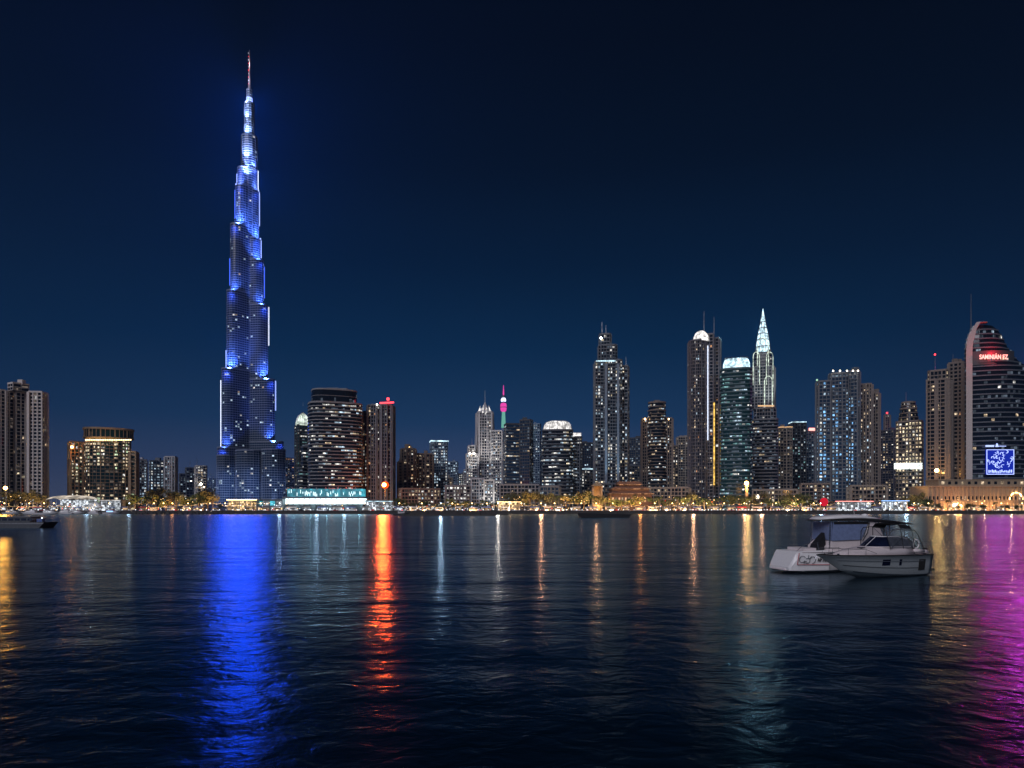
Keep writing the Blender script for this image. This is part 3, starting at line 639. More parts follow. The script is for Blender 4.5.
b = Bld('arched_block', 'white floodlit block with a tall open frame at the foot of the spired tower', 487, 760, 'pale', pal=(('white', 3), ('cool', 2)), seed=42, dim=.4, cap=80)
b.tier(471, 484, None, 479, 'rect', 5, .6, 3.6, 3, .6, 'random', pier=.3); b.tier(484, 496, None, 484, 'rect', 5, .5, 3.6, 3, .5, 'random', pier=.3, Y=764)
x0, x1 = PX(483.5, 757), PX(494.5, 757)
b.part('open_frame', MB().box(x0, x0 + 1.5, 756, 758, GZ, PZ(481, 757)).box(x1 - 1.5, x1, 756, 758, GZ, PZ(481, 757)).box(x0, x1, 755.9, 758.1, PZ(481, 757), PZ(479.5, 757)), M['canvas'])
lamp('SPOT', ((x0 + x1) / 2, 742, GZ + 3), 16000, (1, .95, .9), b.t, .5, ((x0 + x1) / 2, 757, 22), 90, .8); b.done()
# 13 TV tower with pink pod
Y = 1400; x = PX(503.5, Y); q = Y / F
t = thing('broadcast_tower', 'distant broadcasting tower with a glowing pink pod and a mint green shaft', 'tower', (x, Y, GZ))
MB().lathe((x, Y, 0), [(9, GZ), (6.2, PZ(470, Y)), (4.4, PZ(428, Y))], 12).build('lower_shaft', M['steelblue'], t)
MB().lathe((x, Y, 0), [(4.6, PZ(428, Y)), (4.0, PZ(420, Y)), (3.2, PZ(411.5, Y))], 12).build('lit_shaft', E['mint'], t)
MB().lathe((x, Y, 0), [(3.2, PZ(412, Y)), (5.8, PZ(410.5, Y)), (6.6, PZ(407, Y)), (5.8, PZ(403.6, Y)), (3.2, PZ(403, Y))], 14).build('pod', E['magenta'], t)
MB().lathe((x, Y, 0), [(6.9, PZ(407.7, Y)), (6.9, PZ(407.1, Y))], 14).build('pod_rail', M['metal'], t)
MB().lathe((x, Y, 0), [(4.6, PZ(401.4, Y)), (5.4, PZ(400, Y)), (3.4, PZ(398, Y))], 10).build('upper_pod', E['icewhite'], t)
MB().lathe((x, Y, 0), [(3, PZ(403, Y)), (2.4, PZ(398.5, Y)), (4.4, PZ(397.8, Y)), (4.2, PZ(396, Y)), (1.4, PZ(395, Y))], 10).build('neck', M['metal'], t)
MB().lathe((x, Y, 0), [(1.5, PZ(396, Y)), (1.2, PZ(391, Y)), (.4, PZ(385, Y))], 6).build('antenna', E['magenta'], t)
# 14 cut corner office
b = Bld('office_tower', 'dark cut corner office block just right of the pink pod tower', 518, 780, 'dark', 'glassblue', pal=(('white', 2), ('warm', 2), ('cool', 1)), seed=44, dim=.3)
b.tier(504, 521, None, 424, 'rect', 10, .9, 3.7, 2.8, .27, 'office', pier=0, slab=.25, slabh=.9)
b.tier(520, 533, None, 420, 'rect', -22, .9, 3.7, 3, .03, 'random', pier=.25, pierw=.4, Y=778); b.units(2, 3, M['dark']); b.mast(524, 420, 417, .5); b.done()
# 15 domed round office
b = Bld('round_office', 'round office block with a bright white lit dome roof', 560, 760, 'slate', 'glass', pal=(('white', 3), ('cool', 2), ('yellow', 1)), seed=45, dim=.4)
b.tier(542, 573, None, 430, 'super', 0, .9, 3.9, 3, .44, 'office', pier=0, slab=.4, slabh=1.1)
x = PX(557, 776)
fp = fit('super', .9, 543, 572, 760, 0)
rs = []
for k, h in ((1.0, 0), (.98, 3), (.92, 6.5), (.8, 9.5), (.62, 11)): rs.append([(p[0], p[1], PZ(430, 760) + h) for p in scalefp(fp, k)])
b.part('dome_roof', MB().rings(rs), E['crownwhite'], True)
mb = MB()
for i in range(0, 32): mb.path([tuple(Vector(r[i]) + (Vector(r[i]) - Vector((x, 776, r[i][2]))) * .01) for r in rs], .28, 4)
b.part('dome_ribs', mb, M['metal'])
b.tier(571, 582, None, 437, 'cham', -8, .9, 3.7, 3, .25, 'office', pier=.2, Y=775)
b.part('lit_roof_box', MB().box(PX(573, 778), PX(581, 778), 776, 784, PZ(436.5, 778), PZ(433, 778)), E['crownwhite']); b.done()
# 17 antenna tower with blue pilasters
b = Bld('residential_tower', 'very tall tower with pale blue lit vertical strips and antennas, above the red palace', 611, 720, 'slate', 'glass', pal=(('white', 4), ('cool', 3), ('yellow', 1)), seed=46, dim=.2)
b.tier(594, 606, None, 362, 'rect', 6, 1.0, 3.5, 2.9, .34, 'random', pier=.4, pierw=.5)
b.tier(605, 622, None, 360, 'cham', 4, .8, 3.5, 2.9, .42, 'cols', pier=.5, pierw=.5, Y=716)
b.tier(621, 629, None, 366, 'rect', -8, 1.4, 3.5, 2.9, .28, 'random', pier=.4, pierw=.5, Y=722)
b.tier(598, 617, 361, 345, 'cham', 4, .8, 3.5, 3, .12, 'random', pier=.4, Y=724); b.tier(599, 611, 345, 334, 'cham', 4, .9, 3.5, 3, .18, 'random', pier=.3, Y=726)
b.beacon(601, 338, 1.3, 'lampcool', Y=722); b.part('roof_light', MB().box(PX(596, 714), PX(616, 714), 713, 714, PZ(361.5, 714), PZ(360.5, 714)), E['crowncool'])
b.mast(602, 334, 322, .5, Y=735); b.mast(606, 334, 325, .4, Y=735); b.mast(626, 366, 357, .4, Y=730)
for px_ in (606, 618): b.part('pilaster', MB().box(PX(px_, 714) - 1.2, PX(px_, 714) + 1.2, 712.6, 714.5, GZ, PZ(364, 714)), M['steelblue'])
for k, (px_) in enumerate((606, 618, 598)): lamp('SPOT', (PX(px_, 704), 704, PZ(494, 704)), 70000, (.6, .86, 1), b.t, .5, (PX(px_, 714), 716, 120), 34, .9)
b.done()
# 19 ringed round topped
b = Bld('apartment_tower', 'brown tower with a dark ringed cylindrical top between the palace and the twin spired tower', 656, 760, 'brown', 'glass', pal=(('warm', 2), ('cool', 2), ('white', 2)), seed=47, dim=.2, dimk='dimwarm')
b.tier(642, 672, None, 418, 'notch', 2, .6, 3.5, 3, .15, 'cols', pier=.7, pierw=.8)
b.tier(648, 666, None, 410, 'round', 0, 1, 3.5, 3, .35, 'office', pier=0, slab=.3, Y=754, slabh=.7)
b.tier(648.5, 665.5, 410, 402, 'round', 0, 1, 5, 3, .5, 'office', pier=0, slab=.6, Y=755, slabh=1.2); b.units(1, 3)
b.beacon(645, 419, 1, 'lampwarm'); b.beacon(669, 419, 1, 'lampwarm'); b.done()
# 21 twin spired slender with gold strip
b = Bld('slender_tower', 'slender dark tower with a white glowing dome, two thin spires and a golden strip', 703, 730, 'purple', 'glass', pal=(('warm', 2), ('white', 2), ('orange', 1), ('cool', 1)), seed=48, dim=.25, dimk='dimwarm')
b.tier(688, 707, None, 340, 'bow', 10, .8, 3.6, 3, .10, 'random', pier=.35, pierw=.5, slabh=.7)
b.tier(706, 713, None, 334, 'rect', 0, 1.6, 3.6, 3.2, .12, 'random', pier=.6, Y=734, pierw=.8); b.tier(712, 721, None, 338, 'rect', -14, 1.4, 3.6, 3.2, .10, 'random', pier=.6, pierw=.9, Y=738)
x, z = PX(701, 738), PZ(340, 730); rs = []
for k in range(7):
    a = math.pi / 2 * k / 6; r = 8.6 * math.cos(a) + .1
    rs.append([(x + r * math.cos(2 * math.pi * i / 16), 738 + r * math.sin(2 * math.pi * i / 16), z + 12 * math.sin(a)) for i in range(16)])
b.part('lit_dome', MB().rings(rs), E['crownwhite'], True)
b.mast(704, 334, 311, .45, Y=742); b.mast(714, 334, 317, .4, Y=744)
b.part('golden_strip', MB().box(PX(714.6, 730) - .4, PX(714.6, 730) + .7, 731.5, 733, PZ(485, 730), PZ(402, 730)), E['gold'])
b.part('light_strip', MB().box(PX(708.6, 730) - .25, PX(708.6, 730) + .25, 732.4, 733, PZ(440, 730), PZ(345, 730)), E['icewhite']); b.done()
# 22 white crowned curvy
b = Bld('curved_tower', 'dark teal cylindrical office tower with a brilliant white lattice crown', 737, 700, 'teal', 'glassteal', pal=(('teal', 4), ('cool', 2), ('white', 1)), seed=49, dim=.35)
b.tier(720, 752, None, 368, 'super', 0, .9, 3.9, 3, .36, 'office', pier=0, slab=.4, slabh=1.2)
fp = fit('super', .9, 723, 750, 704, 0); z = PZ(368, 700); rs = [[(p[0], p[1], z + h) for p in scalefp(fp, k)] for k, h in ((1, 0), (1.0, 7), (.86, 12), (.8, 12.2))]
b.part('lit_crown', MB().rings(rs), E['crowncool']); mb = MB()
for i in range(32):
    a, c = rs[0][i], rs[2][(i + 2) % 32]; mb.tube(a, tuple(Vector(c) + Vector((0, 0, 1.5))), .35, .3, 4); a, c = rs[0][(i + 2) % 32], rs[2][i]; mb.tube(a, c, .35, .3, 4)
b.part('crown_lattice', mb, M['metal']); b.done()
# 23 needle topped stepped tower
b = Bld('needle_topped_tower', 'tall stepped tower with glowing outlined arches and a white pointed needle top', 764, 790, 'grey', 'glass', pal=(('white', 2), ('warm', 2), ('cool', 1)), seed=50, dim=.3)
b.tier(751, 778, None, 419, 'super', 0, .8, 3.9, 3, .13, 'office', pier=0, slab=.6, slabh=1.5, Y=786)
b.tier(754, 776, 419, 408, 'cham', 0, .8, 3.9, 3, .1, 'random', pier=.3, Y=789); b.tier(752, 774, 408, 366, 'cham', 0, .75, 3.6, 3, .10, 'random', pier=.9, pierw=.9, Y=792)
b.tier(753.5, 772.5, 366, 350, 'cham', 0, .75, 3.6, 3, .10, 'random', pier=.9, pierw=.8, Y=794, taper=.82)
cx, cy = PX(763, 803), 803; q = 800 / F; mb = MB()
mb.lathe((cx, cy, 0), [(8.2, PZ(352, 800)), (7.6, PZ(344, 800)), (5.6, PZ(333, 800)), (3.2, PZ(324, 800)), (1.6, PZ(316, 800)), (.35, PZ(308, 800))], 8)
b.part('needle', mb, E['crowncool'])
mb = MB()
for hgt, r in ((347, 8.4), (340, 7.2), (334, 6.1), (328, 4.6), (322, 3.2)): mb.lathe((cx, cy, PZ(hgt, 800)), [(r, 0), (r, 1.0)], 8)
for i in range(8):
    a = 2 * math.pi * i / 8
    mb.path([(cx + r * math.cos(a), cy + r * math.sin(a), PZ(p, 800)) for r, p in ((8.6, 352), (8, 344), (6, 333), (3.6, 324), (2, 316))], .4, 4)
b.part('needle_ribs', mb, M['metal'])
def arch(b, px0, px1, pyb, pyt, Y, key, r=.45):
    x0, x1 = PX(px0, Y), PX(px1, Y); z0, z1 = PZ(pyb, Y), PZ(pyt, Y); xm = (x0 + x1) / 2; k = (x1 - x0) / 2
    zs = max(z0 + 1, z1 - 1.5 * k)
    pts = [(x0, Y, z0), (x0, Y, zs)] + [(xm - k * math.cos(a), Y, zs + (z1 - zs) * math.sin(a)) for a in [math.pi * i / 10 for i in range(1, 10)]] + [(x1, Y, zs), (x1, Y, z0)]
    b.part('outline_light', MB().path(pts, r, 4), E[key])
arch(b, 757.5, 768.5, 366, 338, 791.2, 'crownpale', .5); arch(b, 753.2, 759.5, 385, 352, 790.6, 'crownpale'); arch(b, 766.5, 773, 385, 352, 790.6, 'crownpale')
arch(b, 764.5, 772.5, 407, 376, 790.2, 'crownpale', .5)
b.part('roof_light', MB().box(PX(758, 787), PX(774, 787), 786.6, 787.4, PZ(406.5, 787), PZ(405.2, 787)), E['uplit'])
lamp('POINT', (cx, cy + 13, PZ(325, 800)), 60000, (.35, .8, 1), b.t, 1)  # lamp added unseen behind the needle, for its cyan halo
lamp('SPOT', (cx, 768, PZ(415, 768)), 90000, (.9, 1, .92), b.t, .8, (cx, 800, PZ(360, 800)), 60, .8); b.done()
# 25 blue windows pair
b = Bld('residential_tower', 'broad dark pair of joined towers with bright blue rooms', 838, 680, 'slate', 'glassblue', pal=(('blue', 4), ('cool', 3), ('white', 1)), seed=51, dim=.35)
b.tier(816, 832, None, 381, 'cham', 6, .9, 3.6, 3, .85, 'bays', pier=.5, pierw=.6); b.tier(829, 848, None, 373, 'cham', 2, .8, 3.6, 3, .85, 'bays', pier=.5, pierw=.6, Y=676)
b.tier(846, 860, None, 371, 'cham', -6, .9, 3.6, 3, .85, 'bays', pier=.5, pierw=.6, Y=682); b.units(3, 3)
for p_ in (833, 840, 847, 853, 858): b.beacon(p_, 370.8, .7, 'lampwhite', Y=677)
b.beacon(817, 380, 1.0, 'greenlight', Y=678); b.done()
b = Bld('terraced_tower', 'brown terraced tower stepping down to the right of the blue windowed pair', 868, 700, 'brown', pal=(('cool', 2), ('warm', 2), ('white', 1)), seed=52, dim=.3, dimk='dimwarm')
b.tier(858, 872, None, 384, 'notch', -4, .9, 3.5, 3, .14, 'cols', pier=.8, pierw=1.0); b.tier(870, 880, None, 393, 'rect', -10, 1.2, 3.5, 3, .12, 'random', pier=.8, pierw=1.0, Y=706); b.units(2, 3)
b.mast(859, 384, 378, .3); b.done()
# 27 golden lit office with white sign
b = Bld('office_tower', 'golden lit office tower with a long white sign across its front', 910, 640, 'brown', pal=(('yellow', 4), ('warm', 3), ('white', 1)), seed=53, dim=.3, dimk='dimwarm')
b.tier(896, 923, None, 421, 'cham', -6, .7, 3.6, 2.8, .80, 'random', pier=.3, pierw=.4, slabh=.9)
b.tier(898, 919, 421, 408, 'round', 0, .9, 3.6, 3, .2, 'random', pier=.5, Y=644, taper=.8); b.tier(900, 917, 408, 402, 'round', 0, .9, 3.6, 3, .1, 'random', pier=.4, Y=646, taper=.8)
b.mast(906, 402, 392, .3, Y=655)
u = (math.cos(-.45), math.sin(-.45)); c = (PX(909.5, 636), 638.5)
sg = b.part('sign_board', MB().obox((PX(910, 636), 639.0, PZ(469, 638)), (.985, -.17), 24, .8, 5.6), E['signwhite']); b.done()
# 28 brown residential
b = Bld('residential_tower', 'brown balcony tower with a golden lit top floor left of the sail shaped office', 946, 600, 'brown', pal=(('warm', 3), ('orange', 1), ('yellow', 1)), seed=54, dim=.15, dimk='dimwarm')
b.tier(927, 950, None, 379, 'notch', -4, .7, 3.4, 3.4, .08, 'random', pier=1.0, pierw=.7, slab=.9, slabh=.9); b.tier(928, 949, 379, 370, 'cham', -4, .7, 4, 3, .45, 'random', pier=.4, Y=603)
b.tier(949, 966, None, 362, 'rect', -14, .9, 3.4, 3.4, .05, 'random', pier=.7, pierw=1.4, slab=.6, slabh=1.3, Y=603); b.units(2, 3)
b.mast(935, 370, 355, .3, Y=612); b.beacon(935, 354.5, .8, 'red', Y=612); b.mast(953, 362, 354, .3, Y=612); b.done()
# 29 sail shaped office
def sail():
    Y = 560.0; b = Bld('sail_office', 'sail shaped dark office with pale curved spine, red sign and blue light screen', 1000, Y, 'slate', 'glass', 'office', (('white', 3), ('warm', 2), ('cool', 2)), 60, dim=.14)
    z0 = GZ; zt = PZ(323, Y); n = 40; rs = []; fps = []
    def right(z):
        py = HY - (z - CH) * F / Y
        for (a, pa), (c, pc) in zip(((560, 1036), (366, 1034), (360, 1019), (346, 1008), (334, 1002), (326, 997)), ((366, 1034), (360, 1019), (346, 1008), (334, 1002), (326, 997), (322, 991))):
            if c <= py <= a: return pa + (pc - pa) * (a - py) / (a - c)
        return 991
    def left(z):
        py = HY - (z - CH) * F / Y
        return 972 if py > 350 else 972 + 9 * ((350 - py) / 28) ** 2
    x972 = PX(972, Y)
    for f in range(n + 1):
        z = z0 + (zt - z0) * f / n; xl, xr = PX(left(z), Y), PX(right(z), Y + 9); w = xr - xl; bulge = 9 * min(1, w / 48); P = []
        for i in range(13):
            t = i / 12; P.append((xl + w * t, Y + 9 - bulge * math.sin(math.pi * t)))
        P += [(PX(right(z) - .5, Y + 46), Y + 46), (PX(left(z) + .5, Y + 40) , Y + 40)]; fps.append(P); rs.append([(p[0], p[1], z) for p in P])
    b.gl.rings(rs)
    for f in range(n):
        z = rs[f][0][2]; o = grow(fps[f], .5); b.fr.prism(o, z - .45, z + .55)
        if f > n - 2: continue
        for i in range(12):
            v = noise.noise((i * .35, f * 1.7, 9.1)); p, q_ = Vector(fps[f][i]), Vector(fps[f][i + 1]); L = (q_ - p).length; u = (q_ - p) / L
            k = max(1, round(L / 2.6)); nr = Vector((u.y, -u.x))
            for j in range(k):
                r = b.rng.random()
                if (v > .40 and r < .4) or r < .008: key = b.rng.choice(b.pal)
                elif r < .2: key = 'dimcool'
                else: continue
                c = p + u * L * (j + .5) / k + nr * .1; b.w.append((key, (c.x, c.y, z + .7), (u.x, u.y), L / k * .9, 2.1))
    # pale spine
    mb = MB(); pts = []
    for py in (560, 480, 420, 380, 350, 342, 334, 328, 324, 321.5):
        z = max(GZ, PZ(py, Y)); pts.append((PX(left(z) - 1.5, Y), z))
    pts += [(PX(987, Y), PZ(321, Y))]
    ring = []
    for x, z in pts:
        k = 2.6 if z < PZ(330, Y) else 1.6
        ring.append([(x - k, Y + 1.5, z), (x + k, Y + 1.5, z), (x + k + 4.5, Y + 9, z + .01), (x - k + 5.2, Y + 9, z + .01)])
    mb.rings(ring); b.part('spine', mb, M['beige'])
    b.mast(971, 345, 294, .55, Y=Y + 20); b.part('mast_base', MB().tube((PX(971, Y + 20), Y + 20, PZ(345, Y)), (PX(971, Y + 20), Y + 20, PZ(322, Y)), 1.1, .9, 8), M['metal'])
    # roof sign
    def text(s, size, px_, py_, yy, m, rot, nm='sign', squash=1):
        c = bpy.data.curves.new(nm, 'FONT'); c.body = s; c.size = size; c.extrude = .15; c.align_x = 'LEFT'; c.offset = .05
        o = bpy.data.objects.new(nm, c); me = bpy.data.meshes.new_from_object(o); bpy.data.objects.remove(o)
        me.materials.clear(); me.materials.append(m); o = bpy.data.objects.new(nm, me); COL.objects.link(o); o.parent = b.t
        o.location = Vector((PX(px_, yy), yy, PZ(py_, yy))) - b.t.location; o.rotation_euler = (math.radians(90), 0, rot); o.scale = (squash, 1, 1); return o
    text('SAMINIÁN FZ', 5.2, 979.5, 359, Y - .6, E['redsign'], .0, 'sign_lettering', .74)
    lamp('POINT', (PX(992, Y), Y - 4, PZ(354, Y)), 9000, (1, .01, .03), b.t, 1)
    zs0, zs1 = PZ(364, Y), PZ(350, Y); R = []
    xl0, xr0 = PX(972, Y), PX(1019, Y + 9)
    P0 = [(xl0 + (xr0 - xl0) * (.08 + .075 * i), Y + 7.6 - 9 * .78 * math.sin(math.pi * (.08 + .075 * i))) for i in range(11)]
    b.part('red_sign_backing', MB().rings([[(x, y, zs0) for x, y in P0] + [(x, y + 3.4, zs0) for x, y in reversed(P0)], [(x, y, zs1) for x, y in P0] + [(x, y + 3.4, zs1) for x, y in reversed(P0)]]), M['dark'])
    # blue light screen with a filigree pattern
    ys = Y - 1.6; xa, xb = PX(986.5, ys), PX(1014, ys); za, zb_ = PZ(474.5, ys), PZ(449.5, ys)
    scr = b.part('light_screen', MB().box(xa, xb, ys, ys + 1.2, za, zb_), E['screenblue'])
    mb = MB(); r2 = random.Random(12)
    mb.box(xa, xb, ys - .25, ys, za, za + .5).box(xa, xb, ys - .25, ys, zb_ - .45, zb_).box(xa, xa + .45, ys - .25, ys, za + .5, zb_ - .45).box(xb - .45, xb, ys - .25, ys, za + .5, zb_ - .45)
    for k in range(26):       # curling strokes
        x, z = r2.uniform(xa + 2, xb - 2), r2.uniform(za + 6, zb_ - 1.8); a = r2.uniform(0, 6.28); pts = []
        for j in range(7):
            pts.append((min(max(x, xa + .8), xb - .8), ys - .15, min(max(z, za + 5.2), zb_ - .9))); x += .75 * math.cos(a); z += .75 * math.sin(a); a += r2.uniform(.3, .9)
        mb.path(pts, r2.uniform(.16, .34), 4)
    for k in range(15):
        x = xa + 1.6 + k * (xb - xa - 3) / 15; mb.box(x, x + r2.uniform(.6, 1.1), ys - .2, ys, za + 1.0 + r2.uniform(0, .8), za + 3.4 + r2.uniform(-.6, .6))
    MBo = mb.build('screen_pattern', E['screenlit'], scr)
    mb = MB().box(PX(986, ys), PX(994, ys), ys - .2, ys + .6, PZ(446.8, ys), PZ(445.2, ys)).tube((PX(997, ys), ys, PZ(446.8, ys)), (PX(997, ys), ys, PZ(443.5, ys)), 1.2, .5, 6).box(PX(999, ys), PX(1006, ys), ys - .2, ys + .6, PZ(446.4, ys), PZ(445.9, ys))
    b.part('screen_heading', mb, E['screenlit'])
    # added unseen magenta lamps, for the magenta streak on the water
    for dx in (0, 9, 18, 27, 36):
        for py in (488, 455, 405):
            lamp('SPOT', (PX(978, Y) + dx * 1.2, Y - 12, PZ(py, Y)), MAG, (1, .006, .55), b.t, 6, (PX(992, Y) * .3, 0, 0), 70, .6)
    b.done()
MAG = 4300
sail()

# 30 long sandstone podium
def podium():
    Y = 532.0; t = thing('palace_arcade', 'long low sandstone building with a pillared warm lit arcade under the sail shaped office', 'building', (PX(980, Y), Y + 10, GZ))
    x0, x1 = PX(929, Y), PX(1062, Y); zt = PZ(487, Y); mb = MB().box(x0, x1, Y + 1.5, Y + 26, GZ, zt).box(x0 - .5, x1, Y + .4, Y + 26.5, zt, zt + 1.0).box(x0 + .5, x1, Y + .9, Y + 1.5, GZ + 7.2, GZ + 8.0)
    mb.box(PX(945, Y), x1, Y + 8, Y + 25, zt + 1, PZ(480, Y)).box(PX(945, Y) - .4, x1, Y + 7.6, Y + 25.4, PZ(480, Y), PZ(480, Y) + .8)
    mb.build('wall', M['sand'], t); n = 34; w = (x1 - x0) / n
    for i in range(n + 1):
        MB().box(x0 + i * w - .35, x0 + i * w + .35, Y + .6, Y + 1.5, GZ, zt).build('pilaster', M['sand'], t)
    r = random.Random(3)
    for i in range(n):
        x = x0 + (i + .5) * w
        k = 'uplit' if r.random() < .5 else 'shop'
        if i < 30 and r.random() < .75: MB().box(x - w * .28, x + w * .28, Y + 1.35, Y + 1.49, GZ + .5, GZ + 5.2).build('window', E[k] if r.random() < .5 else W['orange'], t)
        MB().box(x - w * .2, x + w * .2, Y + 1.38, Y + 1.49, GZ + 9, GZ + 11.6).build('window', W['warm'] if r.random() < .3 else M['glass'], t)
    for i in range(16): MB().box(PX(948, Y) + i * 5.2, PX(948, Y) + i * 5.2 + 2.2, Y + 7.86, Y + 7.99, zt + 2.4, zt + 4.6).build('window', W['warm'] if i % 3 == 0 else M['glass'], t)
    for px_ in (936, 948, 956, 962, 972, 985, 998, 1012):
        lamp('POINT', (PX(px_, Y - 4), Y - 3.5, GZ + 2.2), 3800, (1, .50, .18), t, .4)
    x = PX(955, Y); MB().ball((x, Y - .3, GZ + 4.5), 1.5, 8, 5).build('lantern', E['lampwhite'], t); MB().ball((x + 4, Y - .3, GZ + 4.0), 1.2, 8, 5).build('lantern', E['lampwarm'], t)
    # round arched gate at the right
    pts = [(PX(1017, Y) + 5 * math.cos(a), Y + .9, GZ + 9 + 5.5 * math.sin(a)) for a in [math.pi * i / 10 for i in range(11)]]
    MB().path(pts, .35, 4).build('arch_light', E['lampwarm'], t)
podium()

# red palace with stepped roofs
def palace():
    Y = 600.0; cx = PX(631, Y); t = thing('palace', 'dark red brick palace with stepped hipped roofs behind the promenade trees', 'palace', (cx, Y + 10, GZ)); u = Y / F
    for p0, p1, pb, pt, m, nm in ((611, 652, 520, 494, 'brick', 'wall'), (613, 650, 494, 489, 'brick', 'upper_wall'), (620, 642, 489, 484.5, 'brick', 'tower_wall')):
        x0, x1 = PX(p0, Y), PX(p1, Y); MB().box(x0, x1, Y + (494 - pt) * .8, Y + 22, max(GZ, PZ(pb, Y)), PZ(pt, Y)).build(nm, M[m], t)
    for p0, p1, pb, pt in ((609, 654, 494, 491.5), (612, 651, 489, 486.5), (618, 644, 484.5, 481)):
        x0, x1 = PX(p0, Y), PX(p1, Y); o = (494 - pb) * .8; fp = [(x0, Y - 1 + o), (x1, Y - 1 + o), (x1, Y + 23), (x0, Y + 23)]
        MB().prism(fp, PZ(pb, Y), PZ(pt, Y), scalefp(fp, .8)).build('roof', M['brick'], t)
        MB().box(x0, x1, Y - 1.3 + o, Y - 1.05 + o, PZ(pb, Y) - .1, PZ(pb, Y) + .35).build('eaves_light', W['orange'], t)
    for i in range(12):
        x = PX(613 + 3.2 * i, Y); MB().box(x - .7, x + .7, Y - .12, Y - .01, PZ(502, Y), PZ(497.5, Y)).build('window', W['warm'] if i % 2 else E['uplit'], t)
palace()
# warm lit gate pavilion
def gate_pav():
    Y = 610.0; x = PX(597.5, Y); t = thing('gate_pavilion', 'small warm floodlit stone pavilion with a pointed roof left of the red palace', 'pavilion', (x, Y + 4, GZ))
    MB().box(x - 4.5, x - 3, Y, Y + 8, GZ, PZ(486, Y)).box(x + 3, x + 4.5, Y, Y + 8, GZ, PZ(486, Y)).box(x - 3, x + 3, Y + 6.5, Y + 8, GZ, PZ(486, Y)).build('wall', M['sand'], t)
    MB().prism([(x - 5.5, Y - 1), (x + 5.5, Y - 1), (x + 5.5, Y + 9), (x - 5.5, Y + 9)], PZ(486, Y), PZ(481.5, Y), [(x - .6, Y + 3.5), (x + .6, Y + 3.5), (x + .6, Y + 4.5), (x - .6, Y + 4.5)]).build('roof', M['sand'], t)
    lamp('POINT', (x, Y + 2, GZ + 5), 3500, (1, .55, .2), t, .5); lamp('POINT', (x, Y - 9, GZ + 2), 5000, (1, .55, .2), t, .5)
gate_pav()
# lit column
Y = 600.0; x = PX(746.5, Y)
t = thing('lit_column', 'slim stone column with a bright orange lantern at its top below the curved teal tower', 'column', (x, Y, GZ))
MB().box(x - 2.4, x + 2.4, Y - 2.4, Y + 2.4, GZ, GZ + 5).build('plinth', M['sand'], t)
MB().lathe((x, Y, GZ + 5), [(1.7, 0), (1.5, 2), (1.3, 16)], 10).build('shaft', M['sand'], t)
MB().lathe((x, Y, GZ + 21), [(1.4, 0), (2.2, .6), (2.2, 1.1)], 10).build('capital', M['sand'], t)
MB().ball((x, Y, GZ + 24), 1.9, 10, 6).build('lantern', E['sodium'], t); lamp('POINT', (x, Y - 4, GZ + 20), 9000, (1, .5, .15), t, .5)
# turquoise pavilion
def aqua():
    Y = 545.0; x0, x1 = PX(285, Y), PX(362, Y); t = thing('waterfront_pavilion', 'long flat pavilion with a turquoise finned upper storey above a white lit glass storey', 'pavilion', ((x0 + x1) / 2, Y + 8, GZ))
    z1, z2, z3, z4 = PZ(504, Y) , PZ(498.5, Y), PZ(496.5, Y), PZ(488, Y)
    MB().box(x0, x1, Y + 2, Y + 18, GZ, z1).build('wall', M['dark'], t)
    MB().box(x0, x1, Y + 1.5, Y + 17.5, z1 + .02, z2).build('lit_glass_storey', E['aquapale'], t)
    MB().box(x0 - 2, x1 + 2, Y - .5, Y + 19, z2 + .02, z3 - .1).build('canopy', M['slate'], t)
    MB().box(x0 + 1, x1 - .5, Y + 3, Y + 16, z3, z4 - .6).build('glowing_wall', E['aqua'], t)
    mb = MB(); n = 64; r = random.Random(2)
    for i in range(n):
        x = x0 + 1 + (x1 - x0 - 2) * i / n; mb.obox((x, Y + 2.4, z3), (1, 0), .28, .7, z4 - z3 + r.uniform(-1.6, .8))
    mb.build('fin_screen', M['steelblue'], t)
    mb = MB()
    for i in range(n):
        if r.random() < .5: x = x0 + 1.4 + (x1 - x0 - 2) * i / n; mb.obox((x, Y + 2.7, z3 + r.uniform(0, 3)), (1, 0), .25, .3, r.uniform(1.5, 3.5))
    mb.build('light_fins', E['aquapale'], t)
    for i in range(14): MB().box(x0 + 2 + i * 4.3, x0 + 2.35 + i * 4.3, Y + 1.1, Y + 1.45, GZ, z2).build('column', M['dark'], t)
    x = x1 + 2; mbb = MB().box(x, x + 16, Y + 3, Y + 14, GZ, PZ(500, Y)); mbb.build('side_wing', M['slate'], t); MB().box(x + 1, x + 14, Y + 2.7, Y + 2.95, PZ(505, Y), PZ(501.5, Y)).build('side_window', E['shopcool'], t)
    x = x0 - 3; MB().box(x - 26, x, Y + 3, Y + 14, GZ, PZ(500, Y)).build('side_wing', M['slate'], t)
    for i in range(5): MB().box(x - 25 + i * 5, x - 21 + i * 5, Y + 2.7, Y + 2.95, PZ(505.5, Y), PZ(501, Y)).build('side_window', E['aqua'] if i % 2 else E['shopcool'], t)
    MB().box(x - 26.5, x, Y + 2.4, Y + 14.5, PZ(500, Y), PZ(499, Y)).build('side_roof', M['slate'], t)
    for i in range(5): lamp('POINT', (x0 + 8 + i * 13, Y - 3, GZ + 4), 700, (.5, .9, 1), t, .6)
aqua()
